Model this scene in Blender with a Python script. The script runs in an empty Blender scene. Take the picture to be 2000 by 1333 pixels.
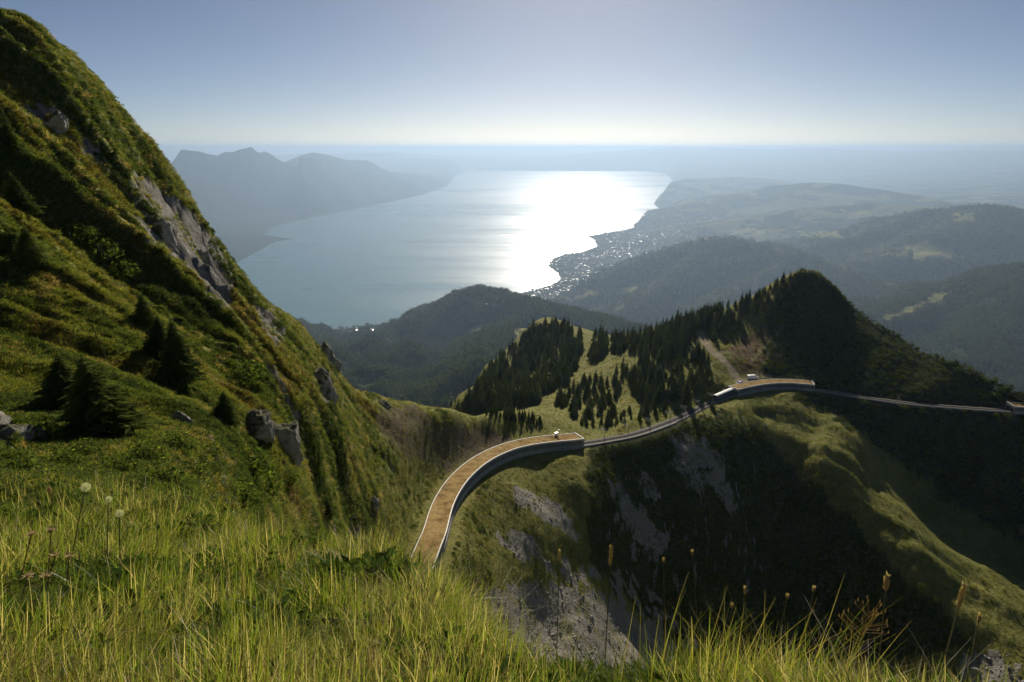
import bpy, math, random
import numpy as np
from mathutils import Vector, Matrix

R = math.radians
rng = np.random.default_rng(7)
random.seed(7)
scene = bpy.context.scene
COL = scene.collection

# ------------------------------------------------------------------ camera
PITCH = R(15.8)
FPX = 1333.0                       # focal length in photo pixels (2000 px wide) = 24 mm
cam_d = bpy.data.cameras.new('camera')
cam_d.sensor_width = 36.0
cam_d.lens = 36.0 * FPX / 2000.0
cam_d.clip_start = 0.05
cam_d.clip_end = 600000.0
cam = bpy.data.objects.new('camera', cam_d)
COL.objects.link(cam)
cam.location = (0, 0, 0)
cam.rotation_euler = (R(90) - PITCH, 0, 0)
scene.camera = cam

# ------------------------------------------------------------------ sky, sun, exposure
SUN_AZ, SUN_EL = R(5.5), R(25.0)
world = bpy.data.worlds.new('World')
scene.world = world
world.use_nodes = True
wn = world.node_tree.nodes
wl = world.node_tree.links
wn.clear()
w_out = wn.new('ShaderNodeOutputWorld')
w_bg = wn.new('ShaderNodeBackground')
w_sky = wn.new('ShaderNodeTexSky')
w_sky.sky_type = 'NISHITA'
w_sky.sun_disc = False
w_sky.sun_elevation = SUN_EL
w_sky.sun_rotation = SUN_AZ
w_sky.altitude = 2000
w_sky.air_density = 0.60
w_sky.dust_density = 1.3
w_sky.ozone_density = 0.9
w_bg.inputs['Strength'].default_value = 0.05
wl.new(w_sky.outputs[0], w_bg.inputs['Color'])
wl.new(w_bg.outputs[0], w_out.inputs['Surface'])

sun_d = bpy.data.lights.new('sun', 'SUN')
sun_d.energy = 5.0
sun_d.angle = R(0.53)
sun_d.color = (1.0, 0.90, 0.76)
sun = bpy.data.objects.new('sun', sun_d)
COL.objects.link(sun)
sdir = Vector((math.sin(SUN_AZ) * math.cos(SUN_EL), math.cos(SUN_AZ) * math.cos(SUN_EL), math.sin(SUN_EL)))
sun.rotation_euler = sdir.to_track_quat('Z', 'Y').to_euler()
sun.location = (0, 0, 300)

scene.view_settings.view_transform = 'Standard'
scene.view_settings.look = 'None'
scene.view_settings.gamma = 1.0
scene.view_settings.use_curve_mapping = False
scene.view_settings.exposure = 0.15
scene.render.engine = 'CYCLES'
cy = scene.cycles
cy.max_bounces = 3
cy.diffuse_bounces = 1
cy.glossy_bounces = 1
cy.transmission_bounces = 2
cy.transparent_max_bounces = 6
cy.volume_bounces = 0
cy.sample_clamp_indirect = 4.0
cy.use_denoising = True
cy.use_adaptive_sampling = True
cy.adaptive_threshold = 0.035
cy.adaptive_min_samples = 20

LAKE_Z = -1580.0
HAZE = 1.0 / 18500.0

# ------------------------------------------------------------------ pixel helpers
cp_, sp_ = math.cos(PITCH), math.sin(PITCH)
def ray(u, v):
    a = (u - 1000.0) / FPX
    b = (666.5 - v) / FPX
    return a, cp_ + b * sp_, -sp_ + b * cp_
def azT(u, v):
    x, y, z = ray(u, v)
    return math.atan2(x, y), z / math.hypot(x, y)
def at(u, v, r):                     # world point seen at photo pixel u,v at horizontal range r
    a, t = azT(u, v)
    return (r * math.sin(a), r * math.cos(a), r * t)
def on_lake(u, v):
    a, t = azT(u, v)
    r = LAKE_Z / t
    return (r * math.sin(a), r * math.cos(a))
def project(X, Y, Z):
    d = Y * cp_ - Z * sp_
    up = Y * sp_ + Z * cp_
    return 1000 + FPX * X / d, 666.5 - FPX * up / d, d
def inpoly(u, v, poly):
    u = np.asarray(u); v = np.asarray(v)
    res = np.zeros(u.shape, bool)
    n = len(poly)
    for i in range(n):
        x0, y0 = poly[i]; x1, y1 = poly[(i + 1) % n]
        if y0 == y1:
            continue
        c = ((y0 > v) != (y1 > v)) & (u < (x1 - x0) * (v - y0) / (y1 - y0) + x0)
        res ^= c
    return res
def sstep(a, b, x):
    t = np.clip((x - a) / (b - a), 0, 1)
    return t * t * (3 - 2 * t)

# ------------------------------------------------------------------ noise
_perm = np.random.default_rng(3).permutation(256).astype(np.int32)
_perm = np.concatenate([_perm, _perm, _perm])
_g2 = np.stack([np.cos(np.arange(256) * 2.399963), np.sin(np.arange(256) * 2.399963)], 1)
def perlin(x, y, seed=0):
    x = x + seed * 17.31; y = y + seed * 9.77
    xi = np.floor(x).astype(np.int64); yi = np.floor(y).astype(np.int64)
    xf = x - xi; yf = y - yi
    xi &= 255; yi &= 255
    def g(ix, iy, fx, fy):
        h = _perm[_perm[ix & 255] + (iy & 255)]
        v = _g2[h]
        return v[..., 0] * fx + v[..., 1] * fy
    sx = xf * xf * xf * (xf * (xf * 6 - 15) + 10)
    sy = yf * yf * yf * (yf * (yf * 6 - 15) + 10)
    a = g(xi, yi, xf, yf); b = g(xi + 1, yi, xf - 1, yf)
    c = g(xi, yi + 1, xf, yf - 1); d = g(xi + 1, yi + 1, xf - 1, yf - 1)
    return ((a + sx * (b - a)) + sy * ((c + sx * (d - c)) - (a + sx * (b - a)))) * 1.5
def fbm(x, y, octv=4, seed=0, gain=0.5):
    s = np.zeros_like(x, dtype=float); a = 1.0; f = 1.0
    for o in range(octv):
        s += a * perlin(x * f, y * f, seed + o)
        a *= gain; f *= 2.03
    return s
def ridged(x, y, octv=4, seed=0):
    s = np.zeros_like(x, dtype=float); a = 1.0; f = 1.0
    for o in range(octv):
        s += a * (0.5 - np.abs(perlin(x * f, y * f, seed + o)))
        a *= 0.5; f *= 2.03
    return s

# ------------------------------------------------------------------ object helpers
def tag(o, label=None, cat=None, group=None, kind=None):
    if label: o['label'] = label
    if cat: o['category'] = cat
    if group: o['group'] = group
    if kind: o['kind'] = kind
    return o
def link(name, me, mat=None, parent=None):
    o = bpy.data.objects.new(name, me)
    COL.objects.link(o)
    if mat is not None and me is not None and not me.materials:
        for m in (mat if isinstance(mat, (list, tuple)) else [mat]):
            me.materials.append(m)
    if parent is not None:
        o.parent = parent
    return o
def empty(name, loc, rot=(0, 0, 0), scale=1.0):
    o = bpy.data.objects.new(name, None)
    COL.objects.link(o)
    o.location = loc; o.rotation_euler = rot; o.scale = (scale,) * 3
    return o
def mesh_np(name, V, F, smooth=True):
    me = bpy.data.meshes.new(name)
    V = np.asarray(V, np.float32); F = np.asarray(F, np.int32)
    k = F.shape[1]
    me.vertices.add(len(V)); me.vertices.foreach_set('co', V.ravel())
    me.loops.add(F.size); me.loops.foreach_set('vertex_index', F.ravel())
    me.polygons.add(len(F))
    me.polygons.foreach_set('loop_start', np.arange(0, F.size, k, dtype=np.int32))
    me.polygons.foreach_set('loop_total', np.full(len(F), k, np.int32))
    me.update(calc_edges=True)
    me.polygons.foreach_set('use_smooth', np.full(len(F), bool(smooth)))
    return me
def add_col(me, name, C):
    a = me.color_attributes.new(name, 'FLOAT_COLOR', 'POINT')
    C = np.asarray(C, np.float32)
    if C.shape[1] == 3:
        C = np.concatenate([C, np.ones((len(C), 1), np.float32)], 1)
    a.data.foreach_set('color', C.ravel())
class MB:
    """collects quads / triangles with a material slot each; build() links ONE mesh"""
    def __init__(self):
        self.v = []; self.f = []; self.m = []; self.c = []
    def quad(self, a, b, c, d, m=0):
        n = len(self.v); self.v += [tuple(a), tuple(b), tuple(c), tuple(d)]
        self.f.append((n, n + 1, n + 2, n + 3)); self.m.append(m)
    def tri(self, a, b, c, m=0):
        n = len(self.v); self.v += [tuple(a), tuple(b), tuple(c)]
        self.f.append((n, n + 1, n + 2)); self.m.append(m)
    def box(self, c, s, m=0, rz=0.0, taper=1.0):
        cx, cy_, cz = c; sx, sy, sz = s[0] / 2, s[1] / 2, s[2] / 2
        ca, sa = math.cos(rz), math.sin(rz)
        n = len(self.v)
        for dz in (-1, 1):
            k = taper if dz > 0 else 1.0
            for dx, dy in ((-1, -1), (1, -1), (1, 1), (-1, 1)):
                x, y = dx * sx * k, dy * sy * k
                self.v.append((cx + x * ca - y * sa, cy_ + x * sa + y * ca, cz + dz * sz))
        for q in ((0, 3, 2, 1), (4, 5, 6, 7), (0, 1, 5, 4), (1, 2, 6, 5), (2, 3, 7, 6), (3, 0, 4, 7)):
            self.f.append(tuple(n + i for i in q)); self.m.append(m)
    def tube(self, pts, rad, seg=6, m=0, cap=True):
        pts = [Vector(p) for p in pts]
        rads = rad if isinstance(rad, (list, tuple)) else [rad] * len(pts)
        n0 = len(self.v)
        for i, p in enumerate(pts):
            t = (pts[min(i + 1, len(pts) - 1)] - pts[max(i - 1, 0)]).normalized()
            a = t.orthogonal().normalized() if abs(t.z) > 0.9 else t.cross(Vector((0, 0, 1))).normalized()
            b = t.cross(a)
            for k in range(seg):
                an = 2 * math.pi * k / seg
                self.v.append(tuple(p + (a * math.cos(an) + b * math.sin(an)) * rads[i]))
        for i in range(len(pts) - 1):
            for k in range(seg):
                k2 = (k + 1) % seg
                self.f.append((n0 + i * seg + k, n0 + i * seg + k2, n0 + (i + 1) * seg + k2, n0 + (i + 1) * seg + k)); self.m.append(m)
        if cap:
            self.f.append(tuple(n0 + k for k in range(seg))[::-1]); self.m.append(m)
            e = n0 + (len(pts) - 1) * seg
            self.f.append(tuple(e + k for k in range(seg))); self.m.append(m)
    def mesh(self, name, smooth=False):
        me = bpy.data.meshes.new(name)
        me.from_pydata(self.v, [], self.f)
        me.polygons.foreach_set('material_index', self.m)
        me.polygons.foreach_set('use_smooth', [smooth] * len(self.f))
        me.update()
        return me
    def build(self, name, mat, parent=None, smooth=False):
        me = self.mesh(name, smooth)
        return link(name, me, mat, parent)

# ------------------------------------------------------------------ materials
def new_mat(name):
    m = bpy.data.materials.new(name)
    m.use_nodes = True
    nt = m.node_tree
    nt.nodes.clear()
    return m, nt.nodes, nt.links
class NB:
    """tiny node builder"""
    def __init__(self, name):
        self.m, self.n, self.l = new_mat(name)
        self.out = self.n.new('ShaderNodeOutputMaterial')
    def put(self, sock, val):
        if hasattr(val, 'links') or hasattr(val, 'is_linked'):
            self.l.new(val, sock)
        elif isinstance(val, (tuple, list)) and len(val) == 3 and sock.type == 'RGBA':
            sock.default_value = (*val, 1)
        else:
            sock.default_value = val
    def pos(self):
        return self.n.new('ShaderNodeNewGeometry').outputs['Position']
    def scaled(self, vec, s):
        k = self.n.new('ShaderNodeVectorMath'); k.operation = 'MULTIPLY'
        self.l.new(vec, k.inputs[0]); k.inputs[1].default_value = s
        return k.outputs[0]
    def noise(self, vec, scale, detail=4, rough=0.55, dist=0.0):
        k = self.n.new('ShaderNodeTexNoise')
        k.inputs['Scale'].default_value = scale
        k.inputs['Detail'].default_value = detail
        k.inputs['Roughness'].default_value = rough
        k.inputs['Distortion'].default_value = dist
        if vec is not None: self.l.new(vec, k.inputs['Vector'])
        return k.outputs['Fac']
    def voronoi(self, vec, scale, out='Color'):
        k = self.n.new('ShaderNodeTexVoronoi')
        k.inputs['Scale'].default_value = scale
        if vec is not None: self.l.new(vec, k.inputs['Vector'])
        return k.outputs[out]
    def ramp(self, fac, stops):
        k = self.n.new('ShaderNodeValToRGB')
        el = k.color_ramp.elements
        while len(el) < len(stops): el.new(0.5)
        for e, (p, c) in zip(el, stops):
            e.position = p; e.color = (*c, 1) if len(c) == 3 else c
        self.l.new(fac, k.inputs['Fac'])
        return k.outputs['Color']
    def rng(self, fac, a, b, c=0.0, d=1.0):
        k = self.n.new('ShaderNodeMapRange')
        k.inputs[1].default_value = a; k.inputs[2].default_value = b
        k.inputs[3].default_value = c; k.inputs[4].default_value = d
        self.l.new(fac, k.inputs[0])
        return k.outputs[0]
    def mix(self, fac, a, b, mode='MIX'):
        k = self.n.new('ShaderNodeMix'); k.data_type = 'RGBA'; k.blend_type = mode
        self.put(k.inputs[0], fac); self.put(k.inputs[6], a); self.put(k.inputs[7], b)
        return k.outputs[2]
    def math(self, op, a, b=0.0):
        k = self.n.new('ShaderNodeMath'); k.operation = op
        self.put(k.inputs[0], a); self.put(k.inputs[1], b)
        return k.outputs[0]
    def attr(self, name, out='Color'):
        k = self.n.new('ShaderNodeAttribute'); k.attribute_name = name
        return k.outputs[out]
    def sep(self, c):
        k = self.n.new('ShaderNodeSeparateColor'); self.l.new(c, k.inputs[0])
        return k.outputs
    def rand(self):
        return self.n.new('ShaderNodeObjectInfo').outputs['Random']
    def bump(self, h, strength=0.5, dist=0.1, normal=None):
        k = self.n.new('ShaderNodeBump')
        k.inputs['Strength'].default_value = strength
        k.inputs['Distance'].default_value = dist
        self.l.new(h, k.inputs['Height'])
        if normal is not None: self.l.new(normal, k.inputs['Normal'])
        return k.outputs[0]
    def bsdf(self, col, rough=0.8, spec=0.2, metal=0.0, normal=None, **kw):
        k = self.n.new('ShaderNodeBsdfPrincipled')
        self.put(k.inputs['Base Color'], col)
        self.put(k.inputs['Roughness'], rough)
        k.inputs['Specular IOR Level'].default_value = spec
        k.inputs['Metallic'].default_value = metal
        if normal is not None: self.l.new(normal, k.inputs['Normal'])
        for a, b in kw.items(): self.put(k.inputs[a.replace('_', ' ')], b)
        return k.outputs[0]
    def leaf(self, col, trans=0.4, tcol=None, gloss=0.06, rough=0.45):
        d = self.n.new('ShaderNodeBsdfDiffuse'); self.put(d.inputs['Color'], col)
        t = self.n.new('ShaderNodeBsdfTranslucent'); self.put(t.inputs['Color'], tcol if tcol is not None else col)
        mx = self.n.new('ShaderNodeMixShader'); mx.inputs[0].default_value = trans
        self.l.new(d.outputs[0], mx.inputs[1]); self.l.new(t.outputs[0], mx.inputs[2])
        if gloss <= 0: return mx.outputs[0]
        g = self.n.new('ShaderNodeBsdfGlossy'); g.inputs['Roughness'].default_value = rough
        g.inputs['Color'].default_value = (1, 1, 1, 1)
        m2 = self.n.new('ShaderNodeMixShader'); m2.inputs[0].default_value = gloss
        self.l.new(mx.outputs[0], m2.inputs[1]); self.l.new(g.outputs[0], m2.inputs[2])
        return m2.outputs[0]
    def done(self, sh):
        self.l.new(sh, self.out.inputs['Surface'])
        return self.m

def simple(name, col, rough=0.7, spec=0.3, metal=0.0, var=0.15, scale=2.0, bump=0.0):
    b = NB(name)
    p = b.pos()
    f = b.noise(p, scale, 5, 0.6)
    c = b.mix(b.rng(f, 0.3, 0.7), tuple(x * (1 - var) for x in col), tuple(min(1, x * (1 + var)) for x in col))
    nrm = b.bump(b.noise(p, scale * 6, 4), bump, 0.02) if bump else None
    return b.done(b.bsdf(c, rough, spec, metal, nrm))

M = {}
# --- near ground: meadow, bare earth, rock, scree, track, all from attributes painted where the place has them
def ground_mat():
    b = NB('alpine_ground')
    p = b.pos()
    zone = b.sep(b.attr('zone'))           # R rock, G bare earth, B scree
    zone2 = b.sep(b.attr('zone2'))         # R track, G heath (brown), B scrub, darkened to carry painted shade
    n1 = b.noise(p, 0.035, 2, 0.6)
    n2 = b.noise(p, 0.22, 4, 0.65)
    n3 = b.noise(p, 1.6, 4, 0.7)
    g = b.ramp(n2, [(0.25, (0.085, 0.102, 0.021)), (0.48, (0.16, 0.168, 0.035)), (0.62, (0.23, 0.212, 0.052)), (0.8, (0.30, 0.25, 0.088))])
    g2 = b.ramp(n1, [(0.3, (0.155, 0.168, 0.035)), (0.7, (0.29, 0.25, 0.082))])
    g = b.mix(0.45, g, g2)
    g = b.mix(b.rng(n3, 0.46, 0.66, 0, 0.7), g, (0.040, 0.052, 0.012))
    heath = b.ramp(n3, [(0.35, (0.060, 0.036, 0.020)), (0.6, (0.150, 0.092, 0.055))])
    col = b.mix(zone2[1], g, heath)
    scrub = b.ramp(n3, [(0.35, (0.010, 0.015, 0.006)), (0.65, (0.034, 0.040, 0.012))])  # dwarf shrub tone, darkened with the slope's shade painted in
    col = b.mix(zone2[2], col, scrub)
    earth = b.ramp(n3, [(0.3, (0.045, 0.034, 0.020)), (0.55, (0.105, 0.082, 0.046)), (0.75, (0.160, 0.130, 0.075))])
    col = b.mix(b.math('MULTIPLY', zone[1], b.rng(n2, 0.3, 0.55, 0.45, 1.0)), col, earth)
    scr = b.ramp(n3, [(0.25, (0.13, 0.118, 0.096)), (0.5, (0.26, 0.238, 0.195)), (0.75, (0.40, 0.365, 0.305))])
    col = b.mix(b.rng(b.math('ADD', zone[2], b.math('MULTIPLY', n3, 0.9)), 0.80, 1.0), col, scr)
    rk = b.ramp(b.noise(b.scaled(p, (1.0, 1.0, 0.45)), 0.55, 5, 0.72), [(0.28, (0.060, 0.056, 0.048)), (0.5, (0.180, 0.168, 0.145)), (0.7, (0.330, 0.31, 0.27))])
    col = b.mix(b.rng(b.math('ADD', zone[0], b.math('MULTIPLY', n3, 0.8)), 0.80, 0.98), col, rk)
    tr = b.ramp(n3, [(0.3, (0.22, 0.18, 0.11)), (0.7, (0.36, 0.31, 0.20))])
    col = b.mix(zone2[0], col, tr)
    h = b.math('ADD', b.math('MULTIPLY', n2, 2.0), n3)
    nrm = b.bump(h, 0.8, 0.55)
    return b.done(b.bsdf(col, 0.92, 0.05, normal=nrm))
M['ground'] = ground_mat()

def soil_mat():
    b = NB('turf_soil')
    p = b.pos()
    n = b.noise(p, 9.0, 6, 0.7)
    c = b.ramp(n, [(0.3, (0.012, 0.014, 0.006)), (0.6, (0.045, 0.046, 0.014)), (0.8, (0.09, 0.07, 0.03))])
    return b.done(b.bsdf(c, 0.95, 0.05, normal=b.bump(b.noise(p, 30, 5), 0.7, 0.02)))
M['soil'] = soil_mat()

def far_mat():
    b = NB('forest_and_fields')
    p = b.pos()
    zone = b.sep(b.attr('zone'))           # R meadow, G town/gardens, B rock
    n1 = b.noise(p, 0.0045, 3, 0.65)
    n2 = b.noise(p, 0.035, 4, 0.7)
    forest = b.ramp(n2, [(0.3, (0.010, 0.018, 0.008)), (0.55, (0.026, 0.040, 0.013)), (0.75, (0.055, 0.070, 0.020))])
    fields = b.ramp(n2, [(0.3, (0.12, 0.14, 0.04)), (0.6, (0.20, 0.19, 0.07)), (0.75, (0.32, 0.25, 0.12))])
    vor = b.voronoi(b.scaled(p, (1, 1, 0.2)), 0.0022)
    fmask = b.rng(b.math('ADD', b.sep(vor)[0], b.math('MULTIPLY', n1, 0.9)), 0.98, 1.04)
    col = b.mix(b.math('MULTIPLY', fmask, b.attr('zone', 'Alpha')), forest, fields)
    col = b.mix(zone[0], col, b.mix(1.0, fields, (1.5, 1.45, 1.4), 'MULTIPLY'))
    gard = b.ramp(n2, [(0.38, (0.018, 0.026, 0.012)), (0.58, (0.060, 0.062, 0.040)), (0.70, (0.17, 0.16, 0.14))])
    col = b.mix(zone[1], col, gard)
    nrm = b.bump(b.math('ADD', n2, b.math('MULTIPLY', n1, 3.0)), 0.9, 24.0)
    return b.done(b.bsdf(col, 0.95, 0.03, normal=nrm))
M['far'] = far_mat()

def lake_mat():
    b = NB('lake_water')
    p = b.pos()
    # wind patches: smoother and rougher water
    big = b.noise(b.scaled(p, (0.00009, 0.00030, 0)), 1.0, 5, 0.62, 0.6)
    st = b.noise(b.scaled(p, (0.00035, 0.0030, 0)), 1.0, 5, 0.6, 0.3)
    w = b.math('ADD', b.math('MULTIPLY', big, 0.65), b.math('MULTIPLY', st, 0.35))
    rough = b.rng(w, 0.40, 0.60, 0.26, 0.37)
    nrm = b.bump(b.noise(p, 0.02, 4, 0.7), 0.10, 3.0)
    return b.done(b.bsdf((0.062, 0.175, 0.185), rough, 0.5, normal=nrm, IOR=1.333))
M['lake'] = lake_mat()

def blade_mat(name, trans=0.5, gain=1.0, gloss=0.012):
    b = NB(name)
    c = b.attr('col')
    v = b.rand()
    c2 = b.mix(b.rng(v, 0, 1, 0.0, 0.2), c, b.mix(0.5, c, (0.17 * gain, 0.135 * gain, 0.04 * gain)))
    t = b.mix(1.0, c2, (2.15, 2.25, 1.1), 'MULTIPLY')
    return b.done(b.leaf(c2, trans, t, gloss, 0.4))
M['blade'] = blade_mat('grass_blade', 0.5)
M['bush'] = blade_mat('scrub_leaf', 0.35, 1.0, 0.0)
def needle_mat(name, a, c, trans=0.15):
    b = NB(name)
    k = b.mix(b.rand(), a, c)
    return b.done(b.leaf(k, trans, b.mix(1.0, k, (1.5, 1.6, 0.8), 'MULTIPLY'), 0.0, 0.5))
M['needle'] = needle_mat('spruce_needles', (0.060, 0.090, 0.037), (0.16, 0.185, 0.065), 0.45)
M['needle_sunny'] = needle_mat('sunlit_spruce_needles', (0.075, 0.105, 0.030), (0.15, 0.175, 0.045), 0.5)  # lit copy of the needles, sunshine painted into a yellower colour
M['broad'] = needle_mat('broadleaf_foliage', (0.034, 0.052, 0.018), (0.095, 0.110, 0.032), 0.25)
M['bark'] = simple('bark', (0.07, 0.05, 0.035), 0.9, 0.1, var=0.4, scale=6)
def rock_mat():
    b = NB('limestone')
    p = b.pos()
    f = b.noise(p, 0.8, 8, 0.75)
    c = b.ramp(f, [(0.28, (0.075, 0.070, 0.060)), (0.46, (0.28, 0.265, 0.23)), (0.70, (0.52, 0.49, 0.43))])
    moss = b.rng(b.noise(p, 0.35, 4, 0.6), 0.52, 0.62)
    nz = b.n.new('ShaderNodeSeparateXYZ'); b.l.new(b.n.new('ShaderNodeNewGeometry').outputs['Normal'], nz.inputs[0])
    up = b.rng(nz.outputs[2], 0.35, 0.75)
    c = b.mix(b.math('MULTIPLY', b.math('MAXIMUM', moss, up), 0.85), c, (0.06, 0.062, 0.016))
    return b.done(b.bsdf(c, 0.9, 0.1, normal=b.bump(b.noise(p, 2.6, 8, 0.75), 0.9, 0.25)))
M['rock'] = rock_mat()
M['stone'] = simple('rubble_stone', (0.30, 0.285, 0.25), 0.9, 0.1, var=0.35, scale=3, bump=0.5)
M['concrete'] = simple('concrete', (0.30, 0.29, 0.265), 0.85, 0.2, var=0.2, scale=0.7, bump=0.3)
M['concrete_white'] = simple('pale_concrete_edge', (0.66, 0.63, 0.56), 0.6, 0.4, var=0.12, scale=0.5)
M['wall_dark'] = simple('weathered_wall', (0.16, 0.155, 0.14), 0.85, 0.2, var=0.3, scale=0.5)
def roof_mat():
    b = NB('earth_covered_roof')
    p = b.pos()
    f = b.math('ADD', b.math('MULTIPLY', b.noise(p, 0.35, 4, 0.7), 0.8), b.math('MULTIPLY', b.noise(p, 2.2, 4, 0.85), 0.75)); f = b.math('SUBTRACT', f, 0.25)
    c = b.ramp(f, [(0.35, (0.11, 0.070, 0.024)), (0.50, (0.28, 0.185, 0.066)), (0.68, (0.41, 0.295, 0.125))])
    return b.done(b.bsdf(c, 0.95, 0.05, normal=b.bump(b.noise(p, 4, 6, 0.8), 0.7, 0.12)))
M['roof'] = roof_mat()
M['ballast'] = simple('track_ballast', (0.22, 0.205, 0.19), 1.0, 0.02, var=0.35, scale=3, bump=0.6)
M['rail'] = simple('steel_rail', (0.16, 0.14, 0.12), 0.75, 0.2, 0.0, var=0.1)
M['sleeper'] = simple('dark_sleeper', (0.06, 0.05, 0.045), 1.0, 0.02)
M['steel'] = simple('galvanised_steel', (0.33, 0.33, 0.32), 0.45, 0.5, 0.6)
M['white_paint'] = simple('white_paint', (0.75, 0.74, 0.70), 0.35, 0.5, var=0.05)
M['blue_paint'] = simple('blue_violet_paint', (0.14, 0.13, 0.34), 0.3, 0.5, var=0.05)
M['train_body'] = simple('train_body_paint', (0.20, 0.19, 0.17), 0.4, 0.5, var=0.1)
M['train_blue'] = simple('train_blue_paint', (0.04, 0.08, 0.22), 0.35, 0.5, var=0.05)
M['glass'] = simple('dark_glass', (0.02, 0.025, 0.03), 0.08, 0.6, var=0.02)
M['tyre'] = simple('tyre_rubber', (0.02, 0.02, 0.02), 0.85, 0.2)
M['house_wall'] = simple('house_plaster', (0.36, 0.34, 0.31), 0.85, 0.2, var=0.2, scale=0.01)
def houseroof():
    b = NB('house_roof')
    v = b.rand()
    c = b.ramp(v, [(0.0, (0.16, 0.085, 0.055)), (0.5, (0.22, 0.17, 0.14)), (0.75, (0.22, 0.21, 0.20)), (1.0, (0.34, 0.33, 0.32))])
    return b.done(b.bsdf(c, b.rng(v, 0, 1, 0.5, 0.28), 0.5))
M['house_roof'] = houseroof()

# ------------------------------------------------------------------ thin plate spline
def tps_fit(P, V, lam=1e-4):
    n = len(P)
    d = np.sqrt(((P[:, None] - P[None]) ** 2).sum(-1))
    K = np.where(d > 0, d * d * np.log(d + 1e-12), 0) + lam * np.eye(n)
    A = np.zeros((n + 3, n + 3))
    A[:n, :n] = K; A[:n, n] = 1; A[:n, n + 1:] = P
    A[n, :n] = 1; A[n + 1:, :n] = P.T
    return np.linalg.solve(A, np.concatenate([V, np.zeros(3)]))
def tps_eval(P, W, Q):
    out = np.empty(len(Q)); n = len(P)
    for i in range(0, len(Q), 20000):
        q = Q[i:i + 20000].astype(np.float32)
        d2 = (q[:, None, 0] - P[None, :, 0].astype(np.float32)) ** 2 + (q[:, None, 1] - P[None, :, 1].astype(np.float32)) ** 2
        k = 0.5 * d2 * np.log(d2 + 1e-12)
        out[i:i + 20000] = k @ W[:n].astype(np.float32) + W[n] + q @ W[n + 1:].astype(np.float32)
    return out

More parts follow.
